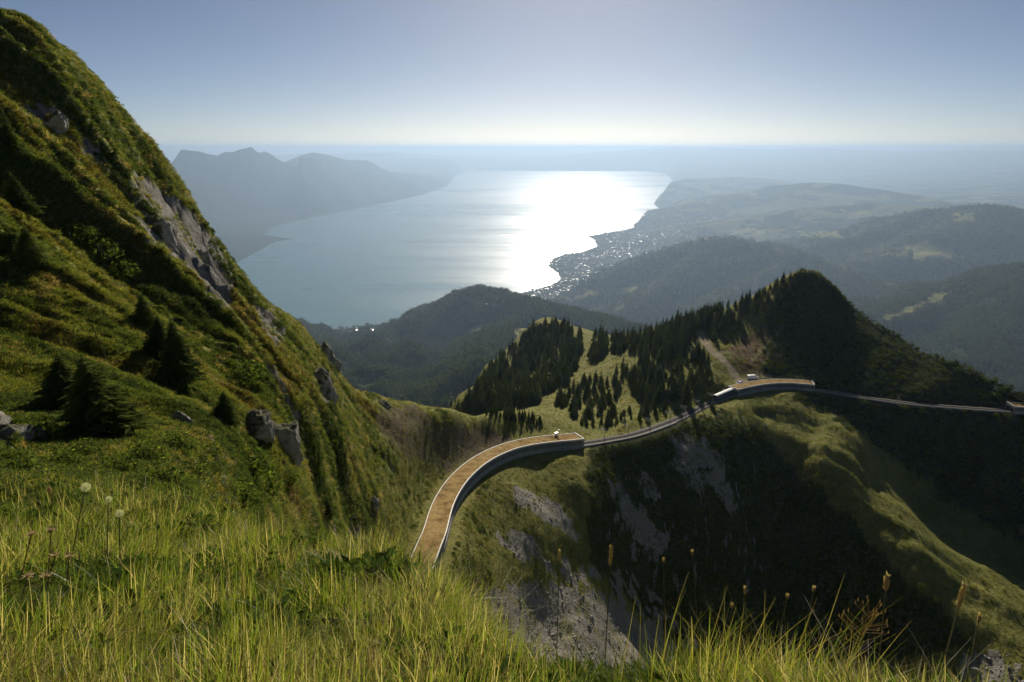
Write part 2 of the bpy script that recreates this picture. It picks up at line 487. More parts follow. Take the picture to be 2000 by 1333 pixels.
# ================================================================== NEAR TERRAIN (1 m .. 700 m)
# surveyed points: photo pixel and horizontal range of the ground there
NEAR_PTS = [
 # knoll under the camera
 (-350,1500,1.6),(0,1500,1.5),(500,1500,1.3),(1000,1530,1.22),(1500,1540,1.17),(2000,1550,1.2),(2400,1550,1.25),
 (-300,1333,2.2),(0,1333,2.1),(250,1333,1.95),(500,1333,1.8),(750,1345,1.72),(1000,1388,1.6),(1250,1402,1.5),(1500,1406,1.5),(1750,1418,1.5),(2000,1435,1.5),
 (0,1150,3.6),(250,1160,3.3),(500,1180,2.9),(750,1190,2.6),(950,1315,2.0),(1150,1362,1.78),(1350,1374,1.72),(1550,1384,1.68),
 (0,1035,6.2),(250,1070,5.6),(450,1085,5.0),(650,1105,4.2),(780,1140,3.45),(880,1235,2.55),(1000,1335,2.0),
 (-300,965,10.5),(0,978,10),(150,988,9.5),(300,1005,8.8),(420,1025,7.8),
 # mountainside on the left, gully by gully
 (-300,890,21),(0,905,20),(120,914,20),(250,928,19),(370,950,18),
 (-300,700,42),(0,740,38),(120,770,36),(250,800,36),(380,830,36),(450,880,33),
 (-300,500,62),(0,580,56),(120,620,55),(250,660,56),(360,720,57),(450,760,60),(540,830,58),(500,930,38),(450,980,24),
 (-300,300,85),(0,400,76),(100,460,76),(200,510,78),(300,560,80),(400,630,82),(500,700,86),(580,770,90),(620,850,85),(600,930,66),(560,990,48),
 (-300,120,110),(0,230,98),(100,300,100),(200,380,103),(300,460,107),(400,560,112),(480,630,117),(560,690,123),(620,740,130),(660,830,122),(650,910,104),(640,990,84),
 (-300,10,128),(0,110,118),(80,150,120),(170,230,124),(250,320,128),(330,420,132),(410,520,136),(500,600,140),(560,640,144),(610,690,148),(660,750,152),
 (-300,-60,138),(0,38,130),(60,38,131),(110,75,134),(150,110,137),(230,210,142),(300,290,146),(350,355,149),(440,490,153),(500,565,156),(560,612,159),(600,648,162),(650,722,166),(700,766,172),
 # bowl side left of the gallery
 (720,1000,112),(720,930,130),(720,860,148),(720,810,160),(780,1040,122),(790,960,140),(800,880,158),(800,820,174),(850,860,172),(880,830,182),
 # ridge crest running to the saddle
 (740,774,180),(800,786,188),(850,798,193),(900,809,197),(960,825,203),(1000,833,208),(1060,842,214),(1110,848,220),(1180,848,232),
 # shelf of the railway
 (842,1075,130),(850,1060,134),(868,1000,150),(900,950,167),(945,912,182),(1000,887,196),(1060,875,205),(1128,868,213),(1190,858,222),(1250,845,233),(1330,815,259),(1415,775,294),(1500,757,316),(1590,760,325),(1700,778,329),(1800,790,332),(1985,803,353),(2200,815,360),
 # sunny meadow below the gallery, bowl, scree
 (900,1060,140),(930,1000,158),(960,1110,141),(1000,1000,165),(1000,950,174),(1050,1050,160),(1100,1100,160),(1050,1200,141),(1150,1180,152),(1200,1250,152),(1130,1000,178),(1130,930,192),(1200,930,204),
 (880,1150,122),(960,1230,126),(1060,1290,128),(1250,1320,142),
 (1250,900,220),(1250,1000,203),(1250,1100,188),(1250,1200,176),(1350,900,234),(1350,1000,218),(1350,1100,202),(1400,1250,184),(1430,850,256),(1500,1000,246),(1500,1150,220),(1600,1100,238),(1600,1250,214),(1700,1300,214),(1450,1330,170),
 (1800,1330,205),(1900,1320,210),(2000,1330,212),(1750,1180,226),
 # spur crests on the right
 (1440,792,282),(1500,862,270),(1604,923,260),(1661,994,250),(1727,1061,241),(1794,1105,236),(1846,1156,232),(1917,1213,228),(2000,1265,225),
 (1550,795,299),(1594,823,297),(1675,861,291),(1708,940,278),(1780,994,274),(1822,1037,270),(1950,1120,264),(2000,1160,260),
 (1875,1004,306),(2000,1080,305),(2200,1150,300),(2300,1350,232),
 (1800,900,317),(1800,960,305),(1700,820,321),(1900,880,333),(2000,900,338),(2000,1000,320),(2250,900,345),(1640,790,321),
 # hill with the dark face
 (1500,720,330),(1600,720,344),(1800,760,343),(1950,785,354),(1490,650,364),(1600,640,383),(1700,690,365),(1800,725,362),
 (1440,590,405),(1500,560,414),(1540,538,411),(1570,530,409),(1600,536,411),(1640,572,408),(1700,627,402),(1760,663,394),(1830,700,385),(1900,737,374),(1960,766,366),(2000,787,362),(2200,850,368),
 # its left flank with meadows, and the spruce ridge behind
 (1200,830,240),(1250,815,252),(1320,790,270),(1400,750,302),(1150,805,266),(1100,800,272),(1050,790,286),(1000,780,312),(960,790,322),
 (1100,770,310),(1200,730,325),(1290,690,340),(1370,652,362),(1430,690,338),(1400,720,319),(1440,640,372),(1300,740,305),(1200,780,286),
 (890,805,320),(915,778,400),(932,750,455),(955,718,505),(980,692,540),(1005,665,570),(1030,642,590),(1051,628,605),(1090,626,600),(1142,646,540),(1188,656,500),(1258,652,450),(1300,635,425),(1370,612,405),
 (1000,730,460),(1050,700,470),(1100,690,440),(1150,690,410),(1200,680,400),(1270,668,380),(1000,760,380),(1060,740,380),(1130,730,358),
]
NEAR_HID = []          # hidden ground: (u, v for azimuth, range, tangent of elevation)
def behind(pts, steps):
    for (u, v, r) in pts:
        a, t = azT(u, v)
        for f, d in steps:
            NEAR_HID.append((a, math.log(r * f), t - d))
behind([(-300,-60,138),(0,38,130),(60,38,131),(110,75,134),(150,110,137),(230,210,142),(300,290,146),(350,355,149),(440,490,153),(500,565,156),(560,612,159),(600,648,162),(650,722,166)],
       [(1.12, 0.07), (1.35, 0.20), (2.2, 0.42), (4.3, 0.55)])
behind([(700,766,172),(740,774,180),(800,786,188)], [(1.15, 0.05), (1.5, 0.16), (2.4, 0.24), (3.6, 0.30)])
behind([(850,798,193),(890,808,196)], [(1.15, 0.04), (1.5, 0.10), (2.4, 0.18), (3.5, 0.26)])
behind([(932,750,455),(955,718,505),(980,692,540),(1005,665,570),(1030,642,590),(1051,628,605),(1090,626,600),(1142,646,540),(1188,656,500),(1258,652,450)], [(1.12, 0.03), (1.3, 0.11), (1.6, 0.2)])
behind([(1300,635,425),(1370,612,405),(1440,590,405),(1500,560,414),(1570,530,409),(1600,536,411),(1640,572,408),(1700,627,402),(1760,663,394),(1830,700,385),(1900,737,374),(2000,787,362),(2200,850,368)],
       [(1.1, 0.035), (1.3, 0.13), (1.75, 0.28)])
behind([(420,1025,7.8)], [(1.5, 0.05)])
behind([(650,1105,4.2),(780,1140,3.45)], [(1.5, 0.13), (3.0, 0.32), (8, 0.36), (17, 0.24)])
behind([(1000,1335,2.0),(1150,1362,1.78)], [(1.6, 0.25), (3.5, 0.5), (9, 0.55), (25, 0.42), (45, 0.22)])
behind([(1350,1374,1.72),(1550,1384,1.68),(1750,1418,1.5),(2000,1435,1.5),(2400,1550,1.25)], [(1.6, 0.3), (3.5, 0.55), (9, 0.6), (30, 0.50), (70, 0.32)])
LK = 0.36
_p = np.array([(*[azT(u, v)[0]], LK * math.log(r)) for u, v, r in NEAR_PTS] + [(a, LK * l) for a, l, t in NEAR_HID])
_t = np.array([azT(u, v)[1] for u, v, r in NEAR_PTS] + [t for a, l, t in NEAR_HID])
_w = tps_fit(_p, _t, 2e-5)
NC, NR = 640, 720
AZ = np.linspace(R(-50), R(50), NC)
LR = np.linspace(math.log(1.15), math.log(720), NR)
gA, gL = np.meshgrid(AZ, LR, indexing='ij')
gR = np.exp(gL)
gT = tps_eval(_p, _w, np.stack([gA.ravel(), LK * gL.ravel()], 1)).reshape(gA.shape)
gX = gR * np.sin(gA); gY = gR * np.cos(gA)
gZ = gR * gT

# relief: ribs down the mountainside, hummocks, small lumps
flank = sstep(14, 45, gR) * (1 - sstep(158, 190, gR)) * (1 - sstep(R(-13), R(-7), gA))
s_al = -0.43 * gX + 0.90 * gY
s_dn = 0.90 * gX + 0.43 * gY
warp = 9 * fbm(gX / 45, gY / 45, 3, 5)
ribs = ridged((s_al + 0.6 * warp) / 15.0, s_dn / 140.0 + 3.1, 4, 11)
ribs -= ribs[flank > 0.5].mean()
lumps = fbm(gX / 9, gY / 9, 4, 21)
gZ += flank * (9.5 * ribs * sstep(20, 90, gR) * (1 - 0.55 * sstep(118, 135, gR)) + 0.5 * lumps * sstep(20, 80, gR) + 0.35 * fbm(gX / 2.4, gY / 2.4, 3, 31) * sstep(15, 50, gR))
rest = sstep(60, 140, gR) * (1 - flank)
gZ += rest * (1.0 * fbm(gX / 26, gY / 26, 4, 41) + 0.22 * fbm(gX / 3.5, gY / 3.5, 3, 51))
# erosion gullies in the bowl and ribs on the spur
_gu, _gv, _gd = project(gX, gY, gZ)
bowl = rest * inpoly(_gu, _gv, [(880, 880), (1130, 885), (1420, 800), (1480, 800), (2000, 1260), (2000, 1333), (900, 1333)])
gZ += bowl * 1.0 * (ridged((gX * 0.93 - gY * 0.36) / 20.0 + 0.3 * fbm(gX / 30, gY / 30, 2, 61), (gX * 0.36 + gY * 0.93) / 90.0, 3, 63) - 0.5)
spur = rest * inpoly(_gu, _gv, [(1460, 800), (1560, 800), (1700, 880), (1880, 1000), (2060, 1090), (2060, 1300), (1900, 1200), (1700, 1030), (1580, 910)])
gZ += spur * 2.2 * (ridged((gX * 0.65 + gY * 0.75) / 13.0 + 0.25 * fbm(gX / 25, gY / 25, 2, 66), (gX * 0.75 - gY * 0.65) / 80.0, 3, 67) - 0.6)
fg = 1 - sstep(8, 22, gR)
gZ += fg * np.clip(gR, 0, 8) * 0.024 * fbm(gX / 0.8, gY / 0.8, 3, 71)

# ---- railway centre line
RAIL_PX = [(788,1240,-81.3),(812,1160,-82.4),(838,1090,-83.4),(850,1060,-84),(868,1000,-86),(900,950,-88),(945,912,-90),(1000,887,-92),(1060,875,-94),(1128,868,-96),(1190,858,-97.5),(1250,845,-99),(1330,815,-102),(1415,775,-104),(1500,757,-105),(1590,760,-106),(1700,778,-107),(1800,790,-108),(1985,803,-110),(2120,808,-111)]
def _rp(u, v, z):
    a, t = azT(u, v); r = z / t
    return Vector((r * math.sin(a), r * math.cos(a), z))
_ctrl = [_rp(*p) for p in RAIL_PX]
_ctrl = [_ctrl[0] * 2 - _ctrl[1]] + _ctrl + [_ctrl[-1] * 2 - _ctrl[-2]]
def _cat(p0, p1, p2, p3, t):
    return 0.5 * ((2 * p1) + (p2 - p0) * t + (2 * p0 - 5 * p1 + 4 * p2 - p3) * t * t + (3 * p1 - p0 - 3 * p2 + p3) * t ** 3)
_raw = []
for i in range(1, len(_ctrl) - 2):
    for k in range(12):
        _raw.append(_cat(_ctrl[i - 1], _ctrl[i], _ctrl[i + 1], _ctrl[i + 2], k / 12))
_raw.append(_ctrl[-2])
for _ in range(6):
    _raw = [_raw[0]] + [(_raw[i - 1] + _raw[i] * 2 + _raw[i + 1]) / 4 for i in range(1, len(_raw) - 1)] + [_raw[-1]]
_seg = [0.0]
for i in range(1, len(_raw)): _seg.append(_seg[-1] + (_raw[i] - _raw[i - 1]).length)
RLEN = _seg[-1]
def rail(s):
    s = min(max(s, 0), RLEN)
    i = int(np.searchsorted(_seg, s)) ; i = min(max(i, 1), len(_seg) - 1)
    f = (s - _seg[i - 1]) / max(1e-6, _seg[i] - _seg[i - 1])
    return _raw[i - 1].lerp(_raw[i], f)
def rail_frame(s):
    p = rail(s); d = (rail(s + 0.8) - rail(s - 0.8)); d.normalize()
    right = Vector((d.y, -d.x, 0)).normalized()      # outer side, towards the drop
    return p, d, right
RS = np.arange(0, RLEN, 1.0)
RP = np.array([tuple(rail(s)) for s in RS])
def rail_s(u):                                       # arc length where the line crosses photo column u
    pu = project(RP[:, 0], RP[:, 1], RP[:, 2])[0]
    return float(RS[int(np.argmin(np.abs(pu - u)))])
G1A, G1B = 0.0, rail_s(1128)
G2A, G2B = rail_s(1433), rail_s(1584)
G3A, G3B = rail_s(1972), RLEN
GW, GH = 2.5, 2.9                                    # half width and height of the galleries
m = (gR > 90) & (gR < 420) & (gA > R(-16))
idx = np.argwhere(m)
pts = np.stack([gX[m], gY[m]], 1)
dmin = np.full(len(pts), 1e9); smin = np.zeros(len(pts)); side = np.zeros(len(pts)); zr = np.zeros(len(pts))
RD = np.gradient(RP[:, :2], axis=0); RD /= np.linalg.norm(RD, axis=1)[:, None]
for i0 in range(0, len(pts), 20000):
    q = pts[i0:i0 + 20000]
    d2 = ((q[:, None] - RP[None, :, :2]) ** 2).sum(-1)
    j = d2.argmin(1)
    dmin[i0:i0 + 20000] = np.sqrt(d2[np.arange(len(q)), j]); smin[i0:i0 + 20000] = RS[j]
    rel = q - RP[j, :2]
    side[i0:i0 + 20000] = rel[:, 0] * RD[j, 1] - rel[:, 1] * RD[j, 0]     # + = right of travel = outer side
    zr[i0:i0 + 20000] = RP[j, 2]
zc = gZ[m]
open_w = 1 - sstep(2.6, 9.0, dmin)
z_open = zc * (1 - open_w) + (zr - 0.35) * open_w
ing = ((smin >= G1A) & (smin <= G1B - 0.5)) | ((smin >= G2A + 0.5) & (smin <= G2B - 0.5)) | (smin >= G3A + 0.5)
inner = side < 0
tgt = np.where(inner & (dmin > GW + 0.2), zr + GH - 0.5, zr - 0.6)
gw = 1 - sstep(GW + 0.6, np.where(inner, 13.0, 10.0), dmin)
z_gal = zc * (1 - gw) + tgt * gw
gZ[m] = np.where(ing, z_gal, z_open)
gT = gZ / gR
SD = np.full(gX.shape, 99.0); SD[m] = dmin

# visible mask by azimuth column, and a ray march on this terrain
gCum = np.maximum.accumulate(gT, axis=1)
gVis = gT >= np.concatenate([np.full((NC, 1), -9.0), gCum[:, :-1]], 1) - 0.004
def hit(u, v):
    a, t = azT(u, v)
    i = (a - AZ[0]) / (AZ[1] - AZ[0])
    i0 = int(np.clip(math.floor(i), 0, NC - 2)); f = i - i0
    col = gT[i0] * (1 - f) + gT[i0 + 1] * f
    k = np.argmax(col >= t)
    if col[k] < t: return None
    if k == 0: k = 1
    g = (t - col[k - 1]) / max(1e-9, col[k] - col[k - 1])
    r = math.exp(LR[k - 1] + (LR[k] - LR[k - 1]) * g)
    return Vector((r * math.sin(a), r * math.cos(a), r * t))
def ground(x, y):
    r = math.hypot(x, y); a = math.atan2(x, y)
    i = (a - AZ[0]) / (AZ[1] - AZ[0]); k = (math.log(r) - LR[0]) / (LR[1] - LR[0])
    i0 = int(np.clip(math.floor(i), 0, NC - 2)); k0 = int(np.clip(math.floor(k), 0, NR - 2))
    f = i - i0; g = k - k0
    return float((gZ[i0, k0] * (1 - f) + gZ[i0 + 1, k0] * f) * (1 - g) + (gZ[i0, k0 + 1] * (1 - f) + gZ[i0 + 1, k0 + 1] * f) * g)

# normals of the grid
dXa, dXr = np.gradient(gX); dYa, dYr = np.gradient(gY); dZa, dZr = np.gradient(gZ)
nx = dYr * dZa - dZr * dYa; ny = dZr * dXa - dXr * dZa; nz = dXr * dYa - dYr * dXa
_l = np.sqrt(nx * nx + ny * ny + nz * nz) + 1e-12
sg = np.sign(nz); nx, ny, nz = nx / _l * sg, ny / _l * sg, nz / _l * sg

# ---- what covers the ground where (rock gets its own relief below)
PU, PV, PD = project(gX, gY, gZ)
wob = 14 * fbm(gX / 7, gY / 7, 4, 81); wob2 = 14 * fbm(gX / 7, gY / 7, 4, 82)
def region(poly, soft=0.0):
    return inpoly(PU + wob, PV + wob2, poly).astype(float) * (gR > 20)
rock = np.zeros(gX.shape)
fl = flank > 0.3
rn = fbm(gX / 14, gY / 14, 4, 91)
rock = np.where(fl, 0.9 * sstep(0.25, 0.14, nz + 0.20 * rn) * sstep(35, 60, gR), 0)
for poly in ([(235,330),(300,350),(365,400),(425,465),(455,560),(450,610),(415,600),(380,540),(310,480),(265,445)], [(490,585),(530,600),(560,650),(545,670),(505,640)], [(150,250),(190,260),(230,330),(210,345),(165,300)], [(610,720),(640,730),(655,790),(640,800),(620,770)],
             [(45,200),(120,205),(135,240),(60,235)], [(390,900),(420,850),(440,930),(470,1010),(430,1000)], [(0,800),(40,830),(30,900),(0,900)],
             [(255,400),(285,390),(320,480),(300,500)]):
    rock = np.maximum(rock, region(poly) * (0.55 + 0.45 * (rn > -0.15)))
rock *= 1 - 0.9 * inpoly(PU, PV, [(585, 815), (690, 815), (760, 1035), (560, 1035)])
_rel = rock * (2.0 * (ridged(gX / 3.2 + gZ / 9, gY / 3.2, 3, 99) - 0.6) + 1.2 * fbm(gX / 7, gY / 7 + gZ / 7, 3, 98))
gZ += _rel; gT = gZ / gR; gCum = np.maximum.accumulate(gT, axis=1)
gVis = gT >= np.concatenate([np.full((NC, 1), -9.0), gCum[:, :-1]], 1) - 0.004
dZa, dZr = np.gradient(gZ)
nx = dYr * dZa - dZr * dYa; ny = dZr * dXa - dXr * dZa; nz = dXr * dYa - dYr * dXa
_l = np.sqrt(nx * nx + ny * ny + nz * nz) + 1e-12
sg = np.sign(nz); nx, ny, nz = nx / _l * sg, ny / _l * sg, nz / _l * sg
earth = np.zeros(gX.shape); scree = np.zeros(gX.shape); track = np.zeros(gX.shape); heath = np.zeros(gX.shape); scrub = np.zeros(gX.shape)
for poly in ([(735,790),(800,800),(900,830),(1000,850),(1000,872),(930,905),(880,925),(800,890),(745,850)],):
    earth = np.maximum(earth, region(poly))
for poly in ([(1310,850),(1345,848),(1420,880),(1425,930),(1440,1000),(1415,1010),(1390,960),(1345,960),(1320,920)],
             [(1195,940),(1230,965),(1280,1020),(1310,1070),(1285,1085),(1240,1060),(1215,1010)], [(1245,930),(1280,930),(1290,980),(1260,970)],
             [(1000,955),(1050,960),(1110,1000),(1118,1055),(1060,1020),(1015,985)], [(970,1045),(1040,1040),(1080,1090),(1090,1125),(1010,1080)],
             [(940,1150),(1060,1140),(1180,1160),(1300,1240),(1310,1300),(1240,1333),(1050,1333),(960,1260)],
             [(1870,1290),(1920,1270),(1990,1300),(2000,1333),(1860,1333)]):
    scree = np.maximum(scree, region(poly) * (0.45 + 0.55 * (fbm(gX / 5, gY / 5, 3, 93) > -0.2)))
scree = np.maximum(scree, 0.7 * region([(1150,950),(1480,860),(1500,1150),(1200,1150)]) * (ridged((gX * 0.93 - gY * 0.36) / 6.0, (gX * 0.36 + gY * 0.93) / 30.0, 3, 95) > 0.70))
scree = np.maximum(scree, 0.8 * region([(1080,1100),(1250,1130),(1380,1280),(1300,1333),(1150,1180)]) * (fbm(gX / 4, gY / 4, 4, 96) > 0.05))
heath = np.maximum(heath, region([(1420,690),(1470,650),(1520,610),(1545,620),(1500,680),(1480,742),(1450,738),(1430,715)]))
scrub = np.maximum(scrub, region([(1500,600),(1570,525),(2000,780),(2000,1060),(1870,990),(1690,850),(1560,780),(1490,740)]))  # hill's dark face and slopes below it: shade painted as darker ground
scrub = np.maximum(scrub, 0.8 * region([(1150,870),(1420,800),(1480,850),(1600,960),(1900,1260),(1400,1333),(1150,1100)]))  # bowl side turned from the sun, its shade put into the ground colour
def poly_dist(X, Y, P):
    d = np.full(X.shape, 1e9)
    for (x0, y0), (x1, y1) in zip(P[:-1], P[1:]):
        dx, dy = x1 - x0, y1 - y0
        t = np.clip(((X - x0) * dx + (Y - y0) * dy) / (dx * dx + dy * dy), 0, 1)
        d = np.minimum(d, np.hypot(X - x0 - t * dx, Y - y0 - t * dy))
    return d
TR = [hit(*p) for p in ((1446,745),(1430,722),(1408,700),(1390,685),(1376,668),(1368,650))]
TR = [(p.x, p.y) for p in TR if p is not None]
track = np.maximum(track, 1 - sstep(1.5, 2.8, poly_dist(gX, gY, TR)))
track = np.maximum(track, region([(1432,738),(1455,736),(1500,742),(1490,752),(1440,760)]) * 0.8)
track = np.maximum(track, 0.7 * (1 - sstep(0.4, 1.0, poly_dist(gX, gY, [tuple(hit(u, v).xy) for u, v in ((1467,705),(1490,680),(1515,655),(1530,635))]))))
heath *= (1 - track)
zone = np.stack([rock, earth, scree], -1).reshape(-1, 3)
zone2 = np.stack([track, heath, scrub], -1).reshape(-1, 3)

VN = np.stack([gX, gY, gZ], -1).reshape(-1, 3)
ii, kk = np.meshgrid(np.arange(NC - 1), np.arange(NR - 1), indexing='ij')
q0 = ii * NR + kk
FN = np.stack([q0, q0 + NR, q0 + NR + 1, q0 + 1], -1).reshape(-1, 4)
FN = FN[:, ::-1]
fa = gA[:-1, :-1].ravel(); fr = gR[:-1, :-1].ravel(); fu = PU[:-1, :-1].ravel(); fv = PV[:-1, :-1].ravel()
hill_f = (fr > 250) & (fa > R(4))
hill_f &= (fr > np.interp(fa, [azT(u, v)[0] for u, v, z in RAIL_PX], [z / azT(u, v)[1] for u, v, z in RAIL_PX]) + 3)
knoll_f = fr < 13
left_f = (~knoll_f) & (fa < np.interp(fr, [13, 60, 110, 160, 200, 720], [R(60), R(6), R(-11), R(-15), R(-16), R(-16)])) & (fr < 400)
left_f &= ~hill_f
ridge_f = ~(hill_f | knoll_f | left_f)
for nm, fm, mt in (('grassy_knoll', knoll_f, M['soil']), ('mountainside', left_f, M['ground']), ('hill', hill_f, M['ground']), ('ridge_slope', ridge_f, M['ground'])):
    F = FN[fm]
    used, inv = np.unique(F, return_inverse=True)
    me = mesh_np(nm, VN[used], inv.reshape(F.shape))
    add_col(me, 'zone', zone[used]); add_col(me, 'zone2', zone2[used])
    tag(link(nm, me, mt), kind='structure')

# ================================================================== VALLEY, FAR SHORES, MOUNTAINS (0.5 km .. 110 km)
SHORE = [on_lake(*p) for p in [
 (640,653),(690,647),(745,640),(860,607),(960,588),(1040,567),(1075,557),(1095,545),(1088,533),(1070,520),(1078,506),(1100,497),(1135,493),(1165,482),(1162,470),(1147,462),(1190,454),(1240,447),(1236,440),(1242,435),(1275,431),(1305,426),
 (1297,417),(1290,410),(1278,400),(1280,392),(1290,380),(1305,372),(1320,357),(1305,345),(1300,340),(1245,332.5),(1150,329),(1065,326),(1000,325),(930,325.5),(840,330),(780,334),
 (850,338),(909,337.5),(890,342),(884,351),(874,364),(825,381),(720,404),(650,418),(600,427),(562,435),(530,446),(517,458),(545,464),(573,467),(540,472),(510,488),(468,511),(440,530),(380,600),(480,680),(600,658)]]
def poly_sd(X, Y, P):                                # distance to the lake polygon, negative inside
    d = poly_dist(X, Y, list(P) + [P[0]])
    return np.where(inpoly(X, Y, P), -d, d)
def tent(X, Y, pts, slope, w=60.0, side=None):
    h = np.full(X.shape, -1e9); drop = np.zeros(X.shape)
    for (x0, y0, z0), (x1, y1, z1) in zip(pts[:-1], pts[1:]):
        dx, dy = x1 - x0, y1 - y0
        t = np.clip(((X - x0) * dx + (Y - y0) * dy) / (dx * dx + dy * dy), 0, 1)
        d = np.hypot(X - x0 - t * dx, Y - y0 - t * dy)
        dd = slope * (np.sqrt(d * d + w * w) - w); hh = z0 + t * (z1 - z0) - dd
        drop = np.where(hh > h, dd, drop); h = np.maximum(h, hh)
    return h, drop
def ridge(px): return [at(*p) for p in px]
MC, MR = 640, 720
mA_ = np.linspace(R(-48), R(48), MC)
mL_ = np.concatenate([np.linspace(math.log(450), math.log(12000), 480), np.linspace(math.log(12000), math.log(17700), 70)[1:], np.linspace(math.log(17700), math.log(20500), 100)[1:], np.linspace(math.log(20500), math.log(30000), 60)[1:], np.linspace(math.log(30000), math.log(130000), 100)[1:]])
MR = len(mL_)
mA, mL = np.meshgrid(mA_, mL_, indexing='ij')
mR = np.exp(mL); mX = mR * np.sin(mA); mY = mR * np.cos(mA)
sd = poly_sd(mX, mY, SHORE)
rightside = sstep(R(-3), R(4), mA)
base = LAKE_Z - 60 + 62 * sstep(-150, 0, sd) + np.clip(sd, 0, None) * 0.045
base = np.where(sd > 0, np.minimum(base, LAKE_Z + 60 + 500 * (1 - np.exp(-np.clip(sd, 0, None) / 9000))), base)
slope_us = LAKE_Z + np.clip(6300 - mR, 0, None) * 0.222
slope_us = slope_us + 150 * (ridged(mX / 620, mY / 620, 4, 181) - 0.72) * sstep(700, 1500, mR) * sstep(6300, 5000, mR)
near_w = (mR < 6600) & (sd > -200)
base = np.where(near_w, np.maximum(base, np.where(sd > 0, slope_us, slope_us)), base)
ridges = [
 (ridge([(690,652,6000),(745,641,5300),(800,625,4700),(850,602,4300),(880,587,4100),(915,570,3850),(940,565,3700),(1000,577,3500),(1060,594,3300),(1100,604,3200),(1160,620,3000),(1230,640,2700)]), 0.52, 90),
 (ridge([(560,625,4200),(600,652,3900),(660,682,3200),(720,712,2500),(780,742,2000),(840,775,1600)]), 0.50, 60),
 (ridge([(1010,640,2500),(960,680,2150),(900,735,1800),(860,765,1500)]), 0.55, 50),
 (ridge([(1050,605,3100),(980,640,2900),(900,690,2500)]), 0.5, 50),
 # hazy wooded hill above the town
 (ridge([(1080,592,6300),(1150,565,6600),(1200,545,6800),(1260,512,7000),(1320,483,7100),(1380,468,7100),(1420,464,7100),(1470,470,7000),(1520,477,6900),(1560,492,6700),(1620,518,6400),(1700,545,6000),(1800,562,5600)]), 0.42, 120),
 (ridge([(1400,475,7000),(1330,530,6300),(1250,590,5600)]), 0.5, 90),
 (ridge([(1560,495,6700),(1480,545,6000),(1400,590,5300)]), 0.5, 90),
 # right-hand hills
 (ridge([(1590,492,9400),(1650,470,9300),(1700,450,9200),(1760,425,9100),(1820,408,9000),(1900,399,9000),(1960,402,9000),(2050,414,8900),(2250,430,8800)]), 0.32, 150),
 (ridge([(1900,399,9000),(1840,450,8000),(1720,505,7300)]), 0.36, 150),
 (ridge([(1735,612,3900),(1790,590,4200),(1850,568,4500),(1920,540,4800),(2000,518,5000),(2150,500,5100)]), 0.42, 100),
 (ridge([(2000,520,5000),(1950,620,3900),(1900,700,3100)]), 0.45, 90),
 # plateau hills behind the town
 (ridge([(1380,395,15500),(1440,380,16500),(1490,369,17000),(1530,361,17000),(1580,357,17000),(1640,360,17000),(1700,369,16800),(1780,381,16500),(1850,398,15500)]), 0.20, 300),
 (ridge([(1310,358,21500),(1360,349,23000),(1440,346,24000),(1500,350,24000)]), 0.16, 300),
 (ridge([(1600,405,12500),(1700,398,12800),(1800,402,12500),(1880,410,12000)]), 0.2, 200),
 (ridge([(1500,334,36000),(1600,331,38000),(1750,332,38000),(1900,336,36000),(2100,338,35000)]), 0.10, 600),
 (ridge([(1250,328,40000),(1400,324,42000),(1600,322,43000),(1800,321,43000),(2100,323,42000)]), 0.08, 900),
 # far blue ranges on the horizon
 (ridge([(600,300.5,53000),(780,298.0,53000),(900,295.0,53000),(1000,294.5,53000),(1100,292.5,53000),(1200,289.5,53000),(1330,286.8,53000),(1420,289.5,53000),(1500,291.5,53000),(1600,289.5,53000),(1700,293.5,53000),(1800,295.5,53000),(1900,292.5,53000),(2000,295.5,53000),(2300,294.5,53000)]), 0.07, 900),
 # mountains across the lake
 (ridge([(200,285,12500),(280,292,13000),(318,291,13500),(337,290,14000),(355,293,14200),(380,302,14500),(420,322,15500),(470,345,18000),(505,370,21500)]), 0.55, 40),
 (ridge([(355,292,18000),(392,296,18200),(425,303,18500),(440,296,18600),(452,297,18650),(465,293,18700),(480,290,18800),(490,286,18900),(497,294,18950),(507,298,19000),(518,290,19100),(525,284.5,19150),(530,288,19200),(540,296,19300),(552,299,19400),(580,307,19800),(612,307,20400)]), 0.95, 12),
 (ridge([(560,330,21500),(580,307,22500),(597,300,22800),(612,297.5,23000),(640,303,23500),(680,313,24500),(700,312,25000),(712,313,25200),(722,325,25800),(740,328,26500),(760,335,27500),(800,339,29000),(835,343,30000),(860,352,30300)]), 0.50, 80),
 (ridge([(612,298,23000),(620,340,22000),(640,380,21000)]), 0.5, 80),
 (ridge([(680,314,24500),(720,350,23500),(760,375,23000)]), 0.45, 80),
 (ridge([(760,334,36000),(820,337.5,35500),(890,341,34500)]), 0.1, 200),
]
mZ = base
for rp, sl, wd in ridges:
    h, drop = tent(mX, mY, rp, sl, wd)
    rr = np.mean([math.hypot(x, y) for x, y, z in rp])
    k = np.clip(rr * 0.030, 40, 420)
    amp = np.clip(rr * 0.017, 30, 120) * (0.35 if sl < 0.25 else 1.0)
    zc_ = amp * (ridged(mX / (k * 6), mY / (k * 6), 4, 101) - 0.72) * (0.06 + 0.94 * sstep(0, amp * 2.2, drop))
    h = h + zc_ * 2.0
    mZ = np.where(sd > -80, np.maximum(mZ, h), np.where(h > LAKE_Z + 400, h, mZ))
_fore = np.where((mA < R(-16.8)) & (mR > 9000), 1100.0, 60.0); _sp = np.clip(sd, 0, None)
_lim = np.minimum(_sp, _fore) * 0.10 + np.clip(_sp - _fore, 0, None) * 1.5
